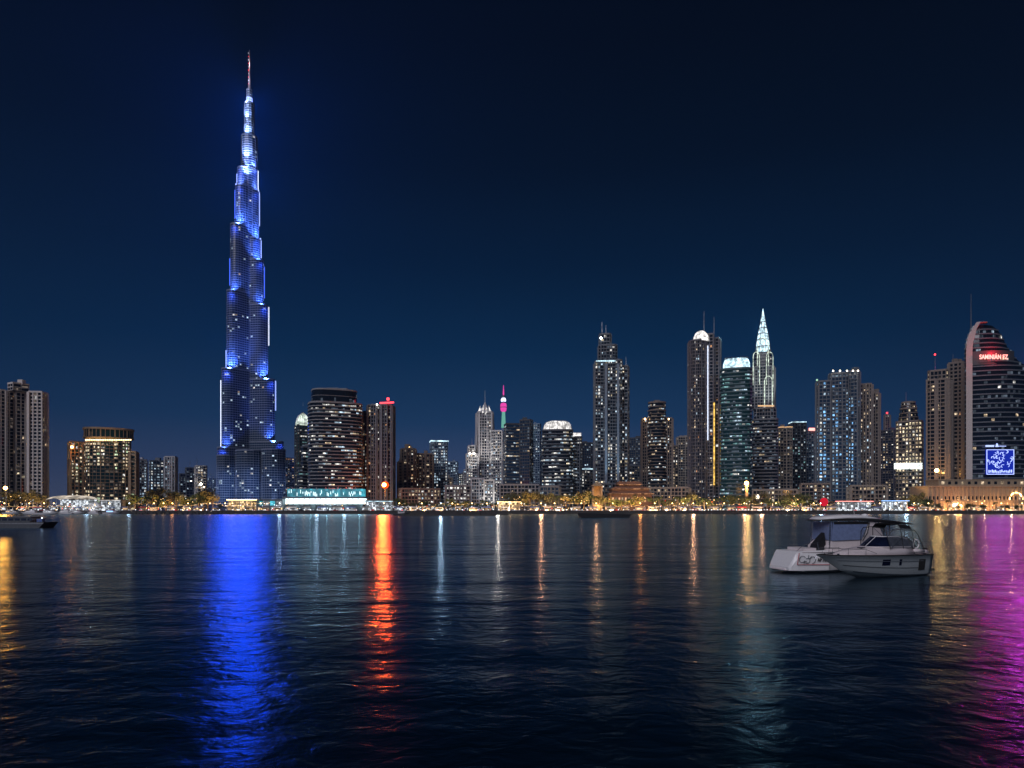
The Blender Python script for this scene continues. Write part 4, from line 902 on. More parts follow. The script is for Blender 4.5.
def low_pavilion(px0, px1, Y, py, lb, key, strip, roofm='slate', nm='shop_pavilion'):
    x0, x1 = PX(px0, Y), PX(px1, Y); z = PZ(py, Y); t = thing(nm, lb, 'pavilion', ((x0 + x1) / 2, Y + 5, GZ)); n = max(2, int((x1 - x0) / 4))
    MB().box(x0, x1, Y + 1.2, Y + 10, GZ, z - .5).build('wall', M['grey'], t)
    MB().box(x0 - 1, x1 + 1, Y - .6, Y + 10.6, z - .5, z).build('roof', M[roofm], t)
    MB().box(x0 - .8, x1 + .8, Y - .75, Y - .62, z - .45, z - .05).build('fascia_light', E[strip], t)
    for i in range(n):
        a = x0 + (x1 - x0) * i / n; MB().box(a + .3, a + (x1 - x0) / n - .3, Y + .95, Y + 1.18, GZ + .3, z - 1.1).build('window', E[key], t)
        MB().box(a - .12, a + .12, Y - .3, Y - .05, GZ, z - .5).build('post', M['metal'], t)
low_pavilion(882, 908, 528, 500.5, 'low kiosk pavilion with blue fascia and white front below the golden lit office', 'shopcool', 'signblue', 'steelblue')
low_pavilion(228, 256, 540, 499.5, 'low waterside bar with warm strip lights below the foot of the needle tower', 'shop', 'lampwarm')
low_pavilion(366, 392, 534, 501, 'low white lit kiosk right of the turquoise pavilion under the orange glare', 'shopcool', 'crowncool')
low_pavilion(498, 520, 530, 501.5, 'bright golden lit waterside restaurant left of the palm trees under the dark cut corner office', 'shop', 'bulb')
low_pavilion(836, 872, 530, 501, 'long lit arcade of shops with pinkish white windows below the terraced tower', 'shopcool', 'redsign')
# white membrane tent
Y = 530.0; x0, x1 = PX(46, Y), PX(86, Y)
t = thing('event_tent', 'long white membrane tent glowing from inside between the beige hotel and the squat glass hotel', 'tent', ((x0 + x1) / 2, Y + 8, GZ)); rs = []
for k in range(9):
    x = x0 + (x1 - x0) * k / 8; h = PZ(496.6, Y) + 1.1 * math.sin(math.pi * k / 8) ** .6
    rs.append([(x, Y + d, z) for d, z in ((0, h - 2.1), (4, h - .6), (8, h), (12, h - .6), (16, h - 2.1), (16, h - 2.3), (8, h - .3), (0, h - 2.3))])
MB().rings(rs).build('canopy', emit('glowing_membrane', (1, .86, .72), .75, 0, fine=.2), t)
for k in range(9): MB().tube((x0 + (x1 - x0) * k / 8, Y + .2, GZ), (x0 + (x1 - x0) * k / 8, Y + .2, PZ(499, Y)), .14).build('pole', M['metal'], t)
MB().box(x0 + 1, x1 - 1, Y + 15, Y + 15.4, GZ + .3, PZ(499.5, Y)).build('lit_back_wall', E['shopcool'], t)
low_pavilion(100, 120, 532, 500, 'bright white lit marina kiosk directly under the squat glass hotel', 'shopcool', 'crownwhite')
t = thing('sail_canopy', 'white peaked canopy leaning beside the long tent', 'canopy', (PX(93, 528), 532, GZ)); x = PX(93, 528)
MB().add([(x - 6, 528, GZ + 3), (x + 7, 527, GZ + 2.2), (x + 5, 538, GZ + 3), (x - 5, 538, GZ + 3), (x - 1, 533, GZ + 7.5), (x, 533, GZ + 7.2)], [(0, 1, 4), (1, 2, 4), (2, 3, 4), (3, 0, 4), (1, 0, 5), (2, 1, 5), (3, 2, 5), (0, 3, 5)]).build('membrane', M['canvas'], t)
MB().tube((x - .5, 533, GZ), (x - .5, 533, GZ + 7.3), .16).build('pole', M['metal'], t); lamp('POINT', (x, 526, GZ + 2), 900, (1, .9, .75), t, .4)

# ------------------------------------------------------------------ landmarks name the small things on the promenade
LAND = [(20, 'the beige hotel tower'), (66, 'the white tent'), (104, 'the squat glass hotel'), (143, 'the narrow bluish tower'), (171, 'the plain white slab'), (200, 'the gap left of the needle tower'),
        (232, 'the foot of the needle tower'), (272, 'the right foot of the needle tower'), (312, 'the left half of the turquoise pavilion'), (348, 'the right half of the turquoise pavilion'), (380, 'the red roofed tower'),
        (412, 'the paired brown towers'), (439, 'the slim white crowned tower'), (462, 'the low white roomed block'), (487, 'the floodlit spired tower'), (516, 'the dark cut corner office'), (545, 'the left of the domed round office'),
        (570, 'the right of the domed round office'), (601, 'the tall antenna tower'), (631, 'the red palace'), (657, 'the ringed brown tower'), (682, 'the tan tower'), (705, 'the twin spired tower'), (735, 'the curved teal tower'),
        (765, 'the needle topped tower'), (790, 'the ribbed tan block'), (812, 'the left edge of the blue windowed towers'), (840, 'the blue windowed towers'), (868, 'the brown terraced tower'), (895, 'the blue fascia kiosk'),
        (915, 'the golden lit office'), (945, 'the brown balcony tower'), (975, 'the sail office spine'), (1005, 'the blue light screen'), (1040, 'the right edge of the picture')]
ORD = ['leftmost', 'second leftmost', 'third leftmost', 'fourth leftmost', 'fifth leftmost', 'sixth leftmost', 'seventh leftmost', 'eighth leftmost', 'ninth leftmost']
def place_names(pxs, what, where='below'):
    out = {}; by = {}
    for i, p in enumerate(pxs): by.setdefault(min(LAND, key=lambda l: abs(l[0] - p))[1], []).append((p, i))
    for k, v in by.items():
        v.sort()
        for j, (p, i) in enumerate(v):
            out[i] = f'{what} {where} {k}' if len(v) == 1 else (f'{ORD[j] if j < len(v) - 1 else "rightmost"} {what} {where} {k}')
    return out

# trees
def leaf_crown(r, n, rr, zc, squash, size):
    mb = MB(); cl = [(rr.uniform(-.7, .7) * r, rr.uniform(-.7, .7) * r, zc + rr.uniform(-.55, .7) * r * squash, r * rr.uniform(.28, .5)) for _ in range(11)]
    for k in range(n):
        c = rr.choice(cl); v = Vector((rr.gauss(0, 1), rr.gauss(0, 1), rr.gauss(0, 1))).normalized() * c[3] * rr.uniform(.55, 1.1)
        p = Vector((c[0], c[1], c[2])) + Vector((v.x, v.y, v.z * .8)); a = Vector((rr.gauss(0, 1), rr.gauss(0, 1), rr.gauss(0, 1))).normalized(); b_ = a.orthogonal().normalized() * size * rr.uniform(.6, 1.2); a = a * size * .6
        mb.add([tuple(p - b_), tuple(p - a * .8), tuple(p + b_), tuple(p + a * .8)], [(0, 1, 2, 3)])
    return mb, cl
def make_tree(seed, h, r, leaf, kind):
    rr = random.Random(seed); t = thing(kind, '', 'tree', (0, -200 - seed * 20, GZ), 0, None, True)
    if kind == 'palm_tree':
        tk = MB(); tk.tube((0, 0, 0), (.2, 0, h * .5), .26, .2, 7); tk.tube((.2, 0, h * .5), (.5, .1, h), .2, .17, 7); lpart(t, 'trunk', tk, M['bark'])
        mb = MB()
        for i in range(19):
            a = 6.283 * i / 19 + rr.uniform(-.1, .1); e = rr.uniform(-.1, .9); L = rr.uniform(2.4, 3.2); d = Vector((math.cos(a), math.sin(a), 0)); s = Vector((-d.y, d.x, 0)); pr = None
            for k in range(6):
                q = k / 5; c = Vector((.5, .1, h)) + d * L * q * math.cos(e * .6) + Vector((0, 0, L * (math.sin(e) * q - .75 * q * q))); w = .42 * math.sin(math.pi * min(.97, q * .9 + .1))
                cur = (c - s * w + Vector((0, 0, -w * .5)), c, c + s * w + Vector((0, 0, -w * .5)))
                if pr: mb.add([tuple(x) for x in pr + cur], [(0, 1, 4, 3), (1, 2, 5, 4)])
                pr = cur
        lpart(t, 'crown', mb, M[leaf])
    else:
        mb, cl = leaf_crown(r, 620, rr, h - r * .75, .75, .42); lpart(t, 'crown', mb, M[leaf])
        tk = MB().tube((0, 0, 0), (rr.uniform(-.2, .2), 0, h * .5), .28, .17, 7)
        for c in cl[:6]: tk.tube((0, 0, h * .4), (c[0] * .8, c[1] * .8, c[2]), .12, .04, 5)
        lpart(t, 'trunk', tk, M['bark'])
    return t
protos = [make_tree(1, 8.5, 3.9, 'leaf', 'broadleaf_tree'), make_tree(2, 7, 3.4, 'leafdark', 'broadleaf_tree'), make_tree(3, 10, 4.3, 'leafolive', 'broadleaf_tree'), make_tree(4, 8, 3, 'leaf', 'palm_tree')]
LOOK = ['round green tree', 'low dark bushy tree', 'tall olive tree', 'slim palm tree']
spots = []
def row(p0, p1, n, Y0, Y1, kinds, s0=.8, s1=1.15):
    for i in range(n): spots.append((p0 + (p1 - p0) * (i + .5) / n + rng.uniform(-1.2, 1.2), rng.uniform(Y0, Y1), rng.choice(kinds), rng.uniform(s0, s1)))
row(0, 45, 7, 536, 556, (1, 2, 2), .9, 1.3); row(126, 150, 4, 530, 550, (0, 1, 3)); row(148, 216, 13, 530, 552, (1, 0, 1, 2), .9, 1.35); row(216, 284, 6, 552, 560, (1,), .6, .8)
row(395, 498, 14, 540, 558, (1, 0, 1), .6, .9); row(508, 598, 15, 536, 556, (2, 0, 3, 2), .85, 1.2); row(598, 690, 17, 530, 550, (0, 2, 3, 0), .7, 1.0); row(690, 760, 12, 532, 552, (0, 2, 1, 3), .75, 1.1)
row(760, 812, 9, 530, 548, (1, 1, 0, 2), .8, 1.2); row(812, 880, 6, 545, 558, (1, 0), .6, .85); row(905, 930, 5, 532, 545, (1, 2), .8, 1.1); row(930, 1024, 8, 520, 526, (3, 1), .5, .75)
names = {}
for k in range(4):
    idx = [i for i, s_ in enumerate(spots) if s_[2] == k]; nm = place_names([spots[i][0] for i in idx], LOOK[k])
    for j, i in enumerate(idx): names[i] = nm[j]
used = set()
for i, (p, Yt, k, s_) in enumerate(spots):
    src = protos[k]; loc = (PX(p, Yt), Yt, GZ)
    s_ *= 1.4
    if k not in used: used.add(k); o = src; o.location = loc; o.scale = (s_, s_, s_)
    else: o = copy_thing(src, loc, rng.uniform(0, 6.28), s_)
    o['label'] = names[i]; o['group'] = 'trees along the promenade'

# street lamps: (px, row Y, colour, power)
lamps = []
for i in range(58): lamps.append([8 + i * 17.8 + rng.uniform(-7, 7), rng.choice((519, 522, 526)), 'w', 170])
HOT = [(130, 521, 'c', 1500), (173, 521, 's', 1200), (345, 519, 'c', 2500), (441, 519, 'c', 9000), (498, 520, 'w2', 9000), (541, 521, 'w', 13000), (596, 521, 'w', 9000), (640, 521, 's', 5000),
       (693, 521, 'w', 13000), (744, 521, 'w', 7000), (761, 521, 'w', 9000), (820, 519, 'c', 3000), (905, 519, 'c', 6000), (957, 521, 's', 7000), (88, 521, 'c', 1500), (280, 519, 'c', 3000), (317, 519, 'c', 4000)]
for h_ in HOT:
    lamps = [l for l in lamps if abs(l[0] - h_[0]) > 6]
lamps += [list(h_) for h_ in HOT]; lamps.sort()
LC = {'w': ((1, .42, .20), 'lampwarm', 'warm globe street lamp'), 's': ((1, .28, .06), 'sodium', 'orange street lamp'), 'c': ((.70, .86, 1), 'lampcool', 'cool white street lamp'), 'w2': ((1, .74, .56), 'lampwhite', 'bright white street lamp')}
proto_l = {}
for kk in LC:
    idx = [i for i, l in enumerate(lamps) if l[2] == kk]; nm = place_names([lamps[i][0] for i in idx], LC[kk][2], 'in front of')
    for j, i in enumerate(idx):
        p, Yl, _, pw = lamps[i]; pw *= .6 if pw > 400 else 1; loc = (PX(p, Yl), Yl, GZ + .14)
        if kk not in proto_l:
            t = thing('street_lamp', nm[j], 'street lamp', loc, 0, 'street lamps along the promenade', True)
            lpart(t, 'pole', MB().lathe((0, 0, 0), [(.2, 0), (.16, .5), (.08, .6), (.06, 6)], 7), M['blackmetal']); lpart(t, 'arm', MB().path([(0, 0, 5.9), (0, -.5, 6.3), (0, -.9, 6.2)], .05, 5), M['blackmetal'])
            lpart(t, 'globe', MB().ball((0, -.9, 5.9), .36, 8, 5), E[LC[kk][1]]); proto_l[kk] = t
        else: t = copy_thing(proto_l[kk], loc); t['label'] = nm[j]; t['group'] = 'street lamps along the promenade'
        t['_pw'] = pw
# their light, each lamp its own strength
for i, o in enumerate([o for o in COL.objects if o.name.startswith('street_lamp')]):
    c = None
    for ch in o.children:
        if ch.name.startswith('globe'): c = {E[v[1]].name: v[0] for v in LC.values()}[ch.data.materials[0].name]
    lamp('POINT', (0, -1.7, 5.9), o['_pw'], c, o, 1.1); del o['_pw']

# uplighters in the ground under the trees
ups = [p for a, b_, n in ((2, 45, 5), (126, 216, 9), (400, 495, 6), (505, 690, 20), (690, 812, 13), (905, 930, 3)) for p in [a + (b_ - a) * (i + .5) / n for i in range(n)]]
nm = place_names(ups, 'ground uplighter under the trees')
for i, p in enumerate(ups):
    t = thing('tree_uplighter', nm[i], 'uplighter', (PX(p, 526), 526, GZ + .14), 0, 'uplighters under the promenade trees', True)
    lpart(t, 'housing', MB().lathe((0, 0, 0), [(.22, 0), (.22, .25), (.16, .3)], 8), M['blackmetal']); lpart(t, 'lens', MB().lathe((0, 0, .3), [(.15, 0), (.13, .04)], 8), E['lampwhite'])
    lamp('SPOT', (0, 0, .5), rng.choice((6000, 14000, 26000)) * (1.8 if 500 < p < 812 else 1), rng.choice(((1, .52, .18), (1, .42, .12), (1, .64, .30))), t, .3, (0, 9, 8), 120, .7)

# the orange glare lamp on a mast beside the red roofed tower
Y = 655.0; x = PX(385, Y)
t = thing('floodlight_mast', 'glaring orange red floodlight on a mast in front of the red roofed tower', 'floodlight', (x, Y, GZ))
MB().tube((x, Y, GZ), (x, Y, PZ(489, Y)), .35, .22, 8).build('mast', M['metal'], t); MB().ball((x, Y - 4.4, PZ(485, Y)), 1.9, 12, 8).build('lamp_head', E['orangehot'], t); MB().lathe((x, Y + .4, PZ(485, Y)), [(1.2, -3.4), (3.0, -2.2), (3.9, 0), (3.0, 2.2), (1.2, 3.4)], 14).build('glare_shell', emit('orange_glare', (1, .10, .01), 1.3), t)  # outer glowing shell imitates the lamp's orange glare
lamp('POINT', (x, Y - 8, PZ(485, Y)), 30000, (1, .11, .014), t, 4); lamp('SPOT', (x, Y - 9, PZ(485, Y)), 130000, (1, .045, .008), t, 4.5, (x * .3, 0, 0), 60, .5); lamp('POINT', (x - 3, Y - 6, PZ(485, Y) - 4), 16000, (1, .36, .04), t, 1.2)
t = thing('floodlight_mast', 'tall mast with a yellow floodlight at the left edge below the beige hotel', 'floodlight', (PX(6, 524), 524, GZ)); x = PX(6, 524)
MB().tube((x, 524, GZ), (x, 524, PZ(489, 524)), .28, .18, 8).build('mast', M['metal'], t); MB().ball((x, 523.4, PZ(488, 524)), 1.3, 10, 6).build('lamp_head', E['sodium'], t)
lamp('SPOT', (x, 521, PZ(488, 524)), 26000, (1, .33, .03), t, 3, (x * .3, 0, 0), 70, .6); lamp('POINT', (x, 521, PZ(489, 524)), 4000, (1, .55, .15), t, 1)
t = thing('floodlight_mast', 'orange floodlight on a mast near the top left of the palace arcade', 'floodlight', (PX(936, 590), 590, GZ)); x = PX(936, 590)
MB().tube((x, 590, GZ), (x, 590, PZ(473, 590)), .3, .2, 8).build('mast', M['metal'], t); MB().ball((x, 589, PZ(470.5, 590)), 1.7, 10, 6).build('lamp_head', E['sodium'], t); lamp('POINT', (x, 585, PZ(470.5, 590)), 9000, (1, .5, .15), t, 1)
t = thing('floodlight_mast', 'pale floodlight on a mast below the needle topped tower', 'floodlight', (PX(757, 560), 560, GZ)); x = PX(757, 560)
MB().tube((x, 560, GZ), (x, 560, PZ(499, 560)), .3, .2, 8).build('mast', M['metal'], t); MB().ball((x, 559, PZ(497, 560)), 1.7, 10, 6).build('lamp_head', E['lampwhite'], t)

# bollard lights, kiosks, cars, festoons: the glitter along the water
pxs = [690 + i * 3.1 for i in range(40)] + [5 + i * 6.5 for i in range(60)] + [400 + i * 5.2 for i in range(55)] + [812 + i * 6 for i in range(35)]
pxs = sorted(pxs); nm = place_names(pxs, 'x'); src = None
t0 = thing('quay_light', 'small glowing post light on the quay edge', 'bollard light', (PX(pxs[0], 514), 514, GZ + .14), 0, 'small post lights on the quay edge', True)
lpart(t0, 'post', MB().tube((0, 0, 0), (0, 0, .8), .12), M['blackmetal']); lpart(t0, 'light', MB().ball((0, 0, 1.0), .26, 6, 4), E['bulbcool'])
for p in pxs[1:]: copy_thing(t0, (PX(p, 514), 514 + rng.uniform(-.4, .8), GZ + .14))

def kiosk(i, p, Yk, w, key, awn, lb):
    x = PX(p, Yk); t = thing('kiosk', lb, 'kiosk', (x, Yk, GZ + .14), 0, 'lit kiosks along the promenade', True); z = 0
    lpart(t, 'counter', MB().box(-w / 2, w / 2, 0, 2.4, 0, 1.0).box(-w / 2, w / 2, 2.2, 2.4, 1, 2.7), M[rng.choice(('brown', 'grey', 'pale'))])
    lpart(t, 'lit_interior', MB().box(-w / 2 + .2, w / 2 - .2, 1.9, 2.15, 1.02, 2.5), E[key])
    lpart(t, 'awning', MB().rings([[(-w / 2 - .3, -1.0, 2.5), (w / 2 + .3, -1.0, 2.5), (w / 2 + .3, -1.0, 2.6), (-w / 2 - .3, -1.0, 2.6)], [(-w / 2 - .3, 2.6, 3.3), (w / 2 + .3, 2.6, 3.3), (w / 2 + .3, 2.6, 3.4), (-w / 2 - .3, 2.6, 3.4)]]), M[awn])
    for a in (-1, 1): lpart(t, 'post', MB().tube((a * w / 2, -.8, 0), (a * w / 2, -.8, 2.5), .06, .06, 4), M['metal'])
kp = [4 + i * 15.1 + rng.uniform(-3, 3) for i in range(68)]; kl = []
AW = [('canvas', 'white'), ('bluefabric', 'blue'), ('redfabric', 'red'), ('tan', 'tan')]; ks = [rng.randrange(4) for _ in kp]
for k in range(4):
    idx = [i for i, s_ in enumerate(ks) if s_ == k]; nm = place_names([kp[i] for i in idx], f'lit kiosk with {AW[k][1]} awning', 'in front of')
    for j, i in enumerate(idx):
        cool = kp[i] < 130 or 280 < kp[i] < 400 or 812 < kp[i] < 900
        kiosk(i, kp[i], rng.choice((524, 527, 531)), rng.uniform(4, 7.5), 'shopcool' if cool and rng.random() < .7 else 'shop', AW[k][0], nm[j])
# festoons strung between the lamps
def festoon(p0, p1, Yf, h, key, lb):
    t = thing('festoon', lb, 'string lights', (PX(p0, Yf), Yf, GZ)); x0, x1 = PX(p0, Yf), PX(p1, Yf); n = int((x1 - x0) / 1.1); mb = MB(); wr = []
    for i in range(n + 1):
        q = i / n; s_ = (q * 3) % 1; z = GZ + h - 2.2 * 4 * s_ * (1 - s_) * .35 + rng.uniform(-.1, .1); wr.append((x0 + (x1 - x0) * q, Yf, z + .2)); mb.ball((x0 + (x1 - x0) * q, Yf, z), .17, 5, 3)
    mb.build('bulb', E[key], t, kind='stuff'); MB().path(wr, .03, 3).build('wire', M['blackmetal'], t)
    for k in range(4): xx = x0 + (x1 - x0) * k / 3; MB().tube((xx, Yf + .1, GZ), (xx, Yf + .1, GZ + h + .2), .08, .06, 5).build('pole', M['blackmetal'], t)
fs = [(2 + i * 24.5, 24.5) for i in range(42)]; nm = place_names([a + 12 for a, _ in fs], 'string of bulbs on poles', 'in front of')
for i, (a, w) in enumerate(fs):
    if 255 < a < 300: continue
    festoon(a, a + w - 2, rng.uniform(534, 550), rng.uniform(3.6, 6.8), 'bulb' if not (285 < a < 400) else 'bulbcool', nm[i])
# lights spread through the trees and among the crowd: nobody could count them
mb = MB(); mc = MB(); mr = MB()
for i in range(2100):
    p = rng.uniform(0, 1040); y = rng.uniform(518, 560); warm = 500 < p < 800 or 150 < p < 215 or 925 < p or p < 45
    if noise.noise((p * .035, 4.2, y * .02)) < rng.uniform(-.45, .35): continue
    h = rng.uniform(.8, 2.6) if rng.random() < .5 else rng.uniform(2, 12 if warm else 6); r = rng.uniform(.10, .26)
    q = rng.random(); tgt = mr if q < .05 else (mb if q < (.85 if warm else .35) else mc)
    tgt.ball((PX(p, y), y, GZ + h), r, 5, 3)
for m_, k, lb in ((mb, 'bulb', 'scattered warm points of light among the promenade trees and tables'), (mc, 'bulbcool', 'scattered cool points of light among the promenade crowd'), (mr, 'tail', 'scattered red points of light among the promenade traffic')):
    o = m_.build('tiny_lights', E[k], None, False, 'stuff', lb); o['category'] = 'lights'
# parked cars on the quay road
def car(loc, body, lb, rz):
    t = thing('parked_car', lb, 'car', loc, rz, 'cars parked along the promenade', True)
    prof = [(-2.2, .35), (2.2, .35), (2.25, .8), (1.3, .95), (.7, 1.45), (-1.1, 1.48), (-1.9, 1.0), (-2.25, .9)]
    lpart(t, 'body', MB().rings([[(x, -.85, z) for x, z in prof], [(x, .85, z) for x, z in prof]]), M[body])
    lpart(t, 'window', MB().rings([[(x, -.87, z) for x, z in ((1.1, .97), (.62, 1.38), (-1.0, 1.40), (-1.6, 1.0))], [(x, .87, z) for x, z in ((1.1, .97), (.62, 1.38), (-1.0, 1.40), (-1.6, 1.0))]]), M['glass'])
    for a in (-1.35, 1.35):
        for s_ in (-1, 1): lpart(t, 'wheel', MB().tube((a, s_ * .7, .34), (a, s_ * .9, .34), .34, .34, 10), M['rubber'])
    for s_ in (-.6, .6): lpart(t, 'headlight', MB().box(2.2, 2.3, s_ - .15, s_ + .15, .6, .78), E['head']); lpart(t, 'tail_light', MB().box(-2.3, -2.22, s_ - .15, s_ + .15, .7, .85), E['tail'])
    return t
cp = [10 + i * 26.5 + rng.uniform(-8, 8) for i in range(38)]; ck = [rng.randrange(3) for _ in cp]
for k, (bm, cn) in enumerate((('carw', 'white'), ('cark', 'dark'), ('carr', 'red'))):
    idx = [i for i, s_ in enumerate(ck) if s_ == k]; nm = place_names([cp[i] for i in idx], f'small {cn} parked car', 'in front of'); src = None
    for j, i in enumerate(idx):
        rz = rng.choice((0, math.pi, 1.57, -1.57)) + rng.uniform(-.2, .2); loc = (PX(cp[i], 517), 517.4, GZ + .14)
        if src is None: src = car(loc, bm, nm[j], rz)
        else: o = copy_thing(src, loc, rz); o['label'] = nm[j]
# red glowing balloon behind the boats
x = PX(824, 526); t = thing('advertising_balloon', 'red round balloon on the promenade behind the moored boats', 'balloon', (x, 526, GZ)); MB().ball((x, 526, PZ(502, 526)), 3.0, 14, 9, 1.1).build('envelope', emit('red_balloon', (.9, .02, .05), .7), t, True)
MB().tube((x, 526, GZ), (x, 526, PZ(505.5, 526)), .06).build('tether', M['metal'], t)

# ------------------------------------------------------------------ craft
M['hullwhite'] = mat('gelcoat_white', (0.88, 0.86, 0.86), 0.22, 0, 0.05, 1.5); M['hullgrey'] = mat('gelcoat_grey', (0.42, 0.46, 0.47), 0.22, 0, 0.06, 1.5)
M['deck'] = mat('deck_pinkish', (0.78, 0.69, 0.69), 0.45, 0, 0.06, 3); M['boatglass'] = mat('boat_glass', (0.008, 0.012, 0.035), 0.08); M['screenblueglass'] = mat('blue_clear_panel', (0.20, 0.26, 0.44), 0.25, 0, 0.12, 0.8)
M['blackcanvas'] = mat('black_canvas', (0.012, 0.012, 0.015), 0.7, 0, 0.3, 3); M['chrome'] = mat('stainless', (0.55, 0.56, 0.58), 0.2, 0.95, 0.05); M['antifoul'] = mat('antifouling', (0.012, 0.02, 0.03), 0.6)
M['clear'] = mat('clear_vinyl', (0.25, 0.27, 0.30), 0.2)
_b = M['clear'].node_tree.nodes['Principled BSDF']; _b.inputs['Alpha'].default_value = 0.35
def hull(L, beam, zs, zb, rake, full=3.0, zk=-.5, n=26, flare=.78):
    # sections from stern (x=-L/2) to bow (x=L/2); returns rings port->starboard
    R = []; H = L / 2
    for i in range(n + 1):
        s = i / n; b = beam / 2 * (1 - s ** full) ** .75 * (.90 + .10 * min(1, s * 4)); zt = zs + (zb - zs) * s ** 1.6
        xk = -H + s * (L - rake * 1.25); xc = -H + s * (L - rake * .8); xm = -H + s * (L - rake * .35); xt = -H + s * L
        kz = zk + (.35 - zk) * max(0, (s - .55) / .45) ** 2; cz = .12 + .75 * s ** 2.2; mz = cz + (zt - cz) * .55
        half = [(xk, 0, kz), (xc, b * flare, cz), (xc + .02, b * flare + .06, cz + .07), (xm, b * (flare + 1) / 2 + .03, mz), (xt, b, zt - .12), (xt, b + .05, zt - .1), (xt, b + .05, zt), (xt, max(0, b - .06), zt)]
        R.append((half, b, zt, xt))
    return R
def hull_mesh(R):
    mb = MB(); rings = []
    for half, b, zt, xt in R:
        rings.append([(x, -y, z) for x, y, z in reversed(half)] + half[1:])
    m = len(rings[0]); V = [p for r in rings for p in r]; fs = []
    for k in range(len(rings) - 1):
        for i in range(m - 1): fs.append((k * m + i, (k + 1) * m + i, (k + 1) * m + i + 1, k * m + i + 1))
    fs.append(tuple(range(m))); mb.add(V, fs); return mb
def deck_mesh(R, k0, k1, dz=-.06):
    mb = MB(); V = []; fs = []
    for k in range(k0, k1 + 1):
        half, b, zt, xt = R[k]; bb = max(0.01, b - .05); V += [(xt, -bb, zt + dz), (xt, 0, zt + dz + .05), (xt, bb, zt + dz)]
    for i in range(k1 - k0): o = i * 3; fs += [(o, o + 1, o + 4, o + 3), (o + 1, o + 2, o + 5, o + 4)]
    return mb.add(V, fs)
def panel(pts, side, thick=.03):            # a plate on the hull's or cabin's flank; pts (x, y, z)
    mb = MB(); n = len(pts); V = [(x, y + side * .0, z) for x, y, z in pts] + [(x, y + side * thick, z) for x, y, z in pts]
    return mb.add(V, [tuple(range(n)), tuple(reversed(range(n, 2 * n)))] + [(i, (i + 1) % n, (i + 1) % n + n, i + n) for i in range(n)])
def hy(R, x, z):                            # half breadth of the topsides at x, height z
    best = None
    for half, b, zt, xt in R:
        p = half[3]; q = half[4]; t_ = min(1, max(-.6, (z - p[2]) / (q[2] - p[2]))); xx = p[0] + (q[0] - p[0]) * t_; yy = p[1] + (q[1] - p[1]) * t_
        if best is None or abs(xx - x) < best[0]: best = (abs(xx - x), yy)
    return best[1]

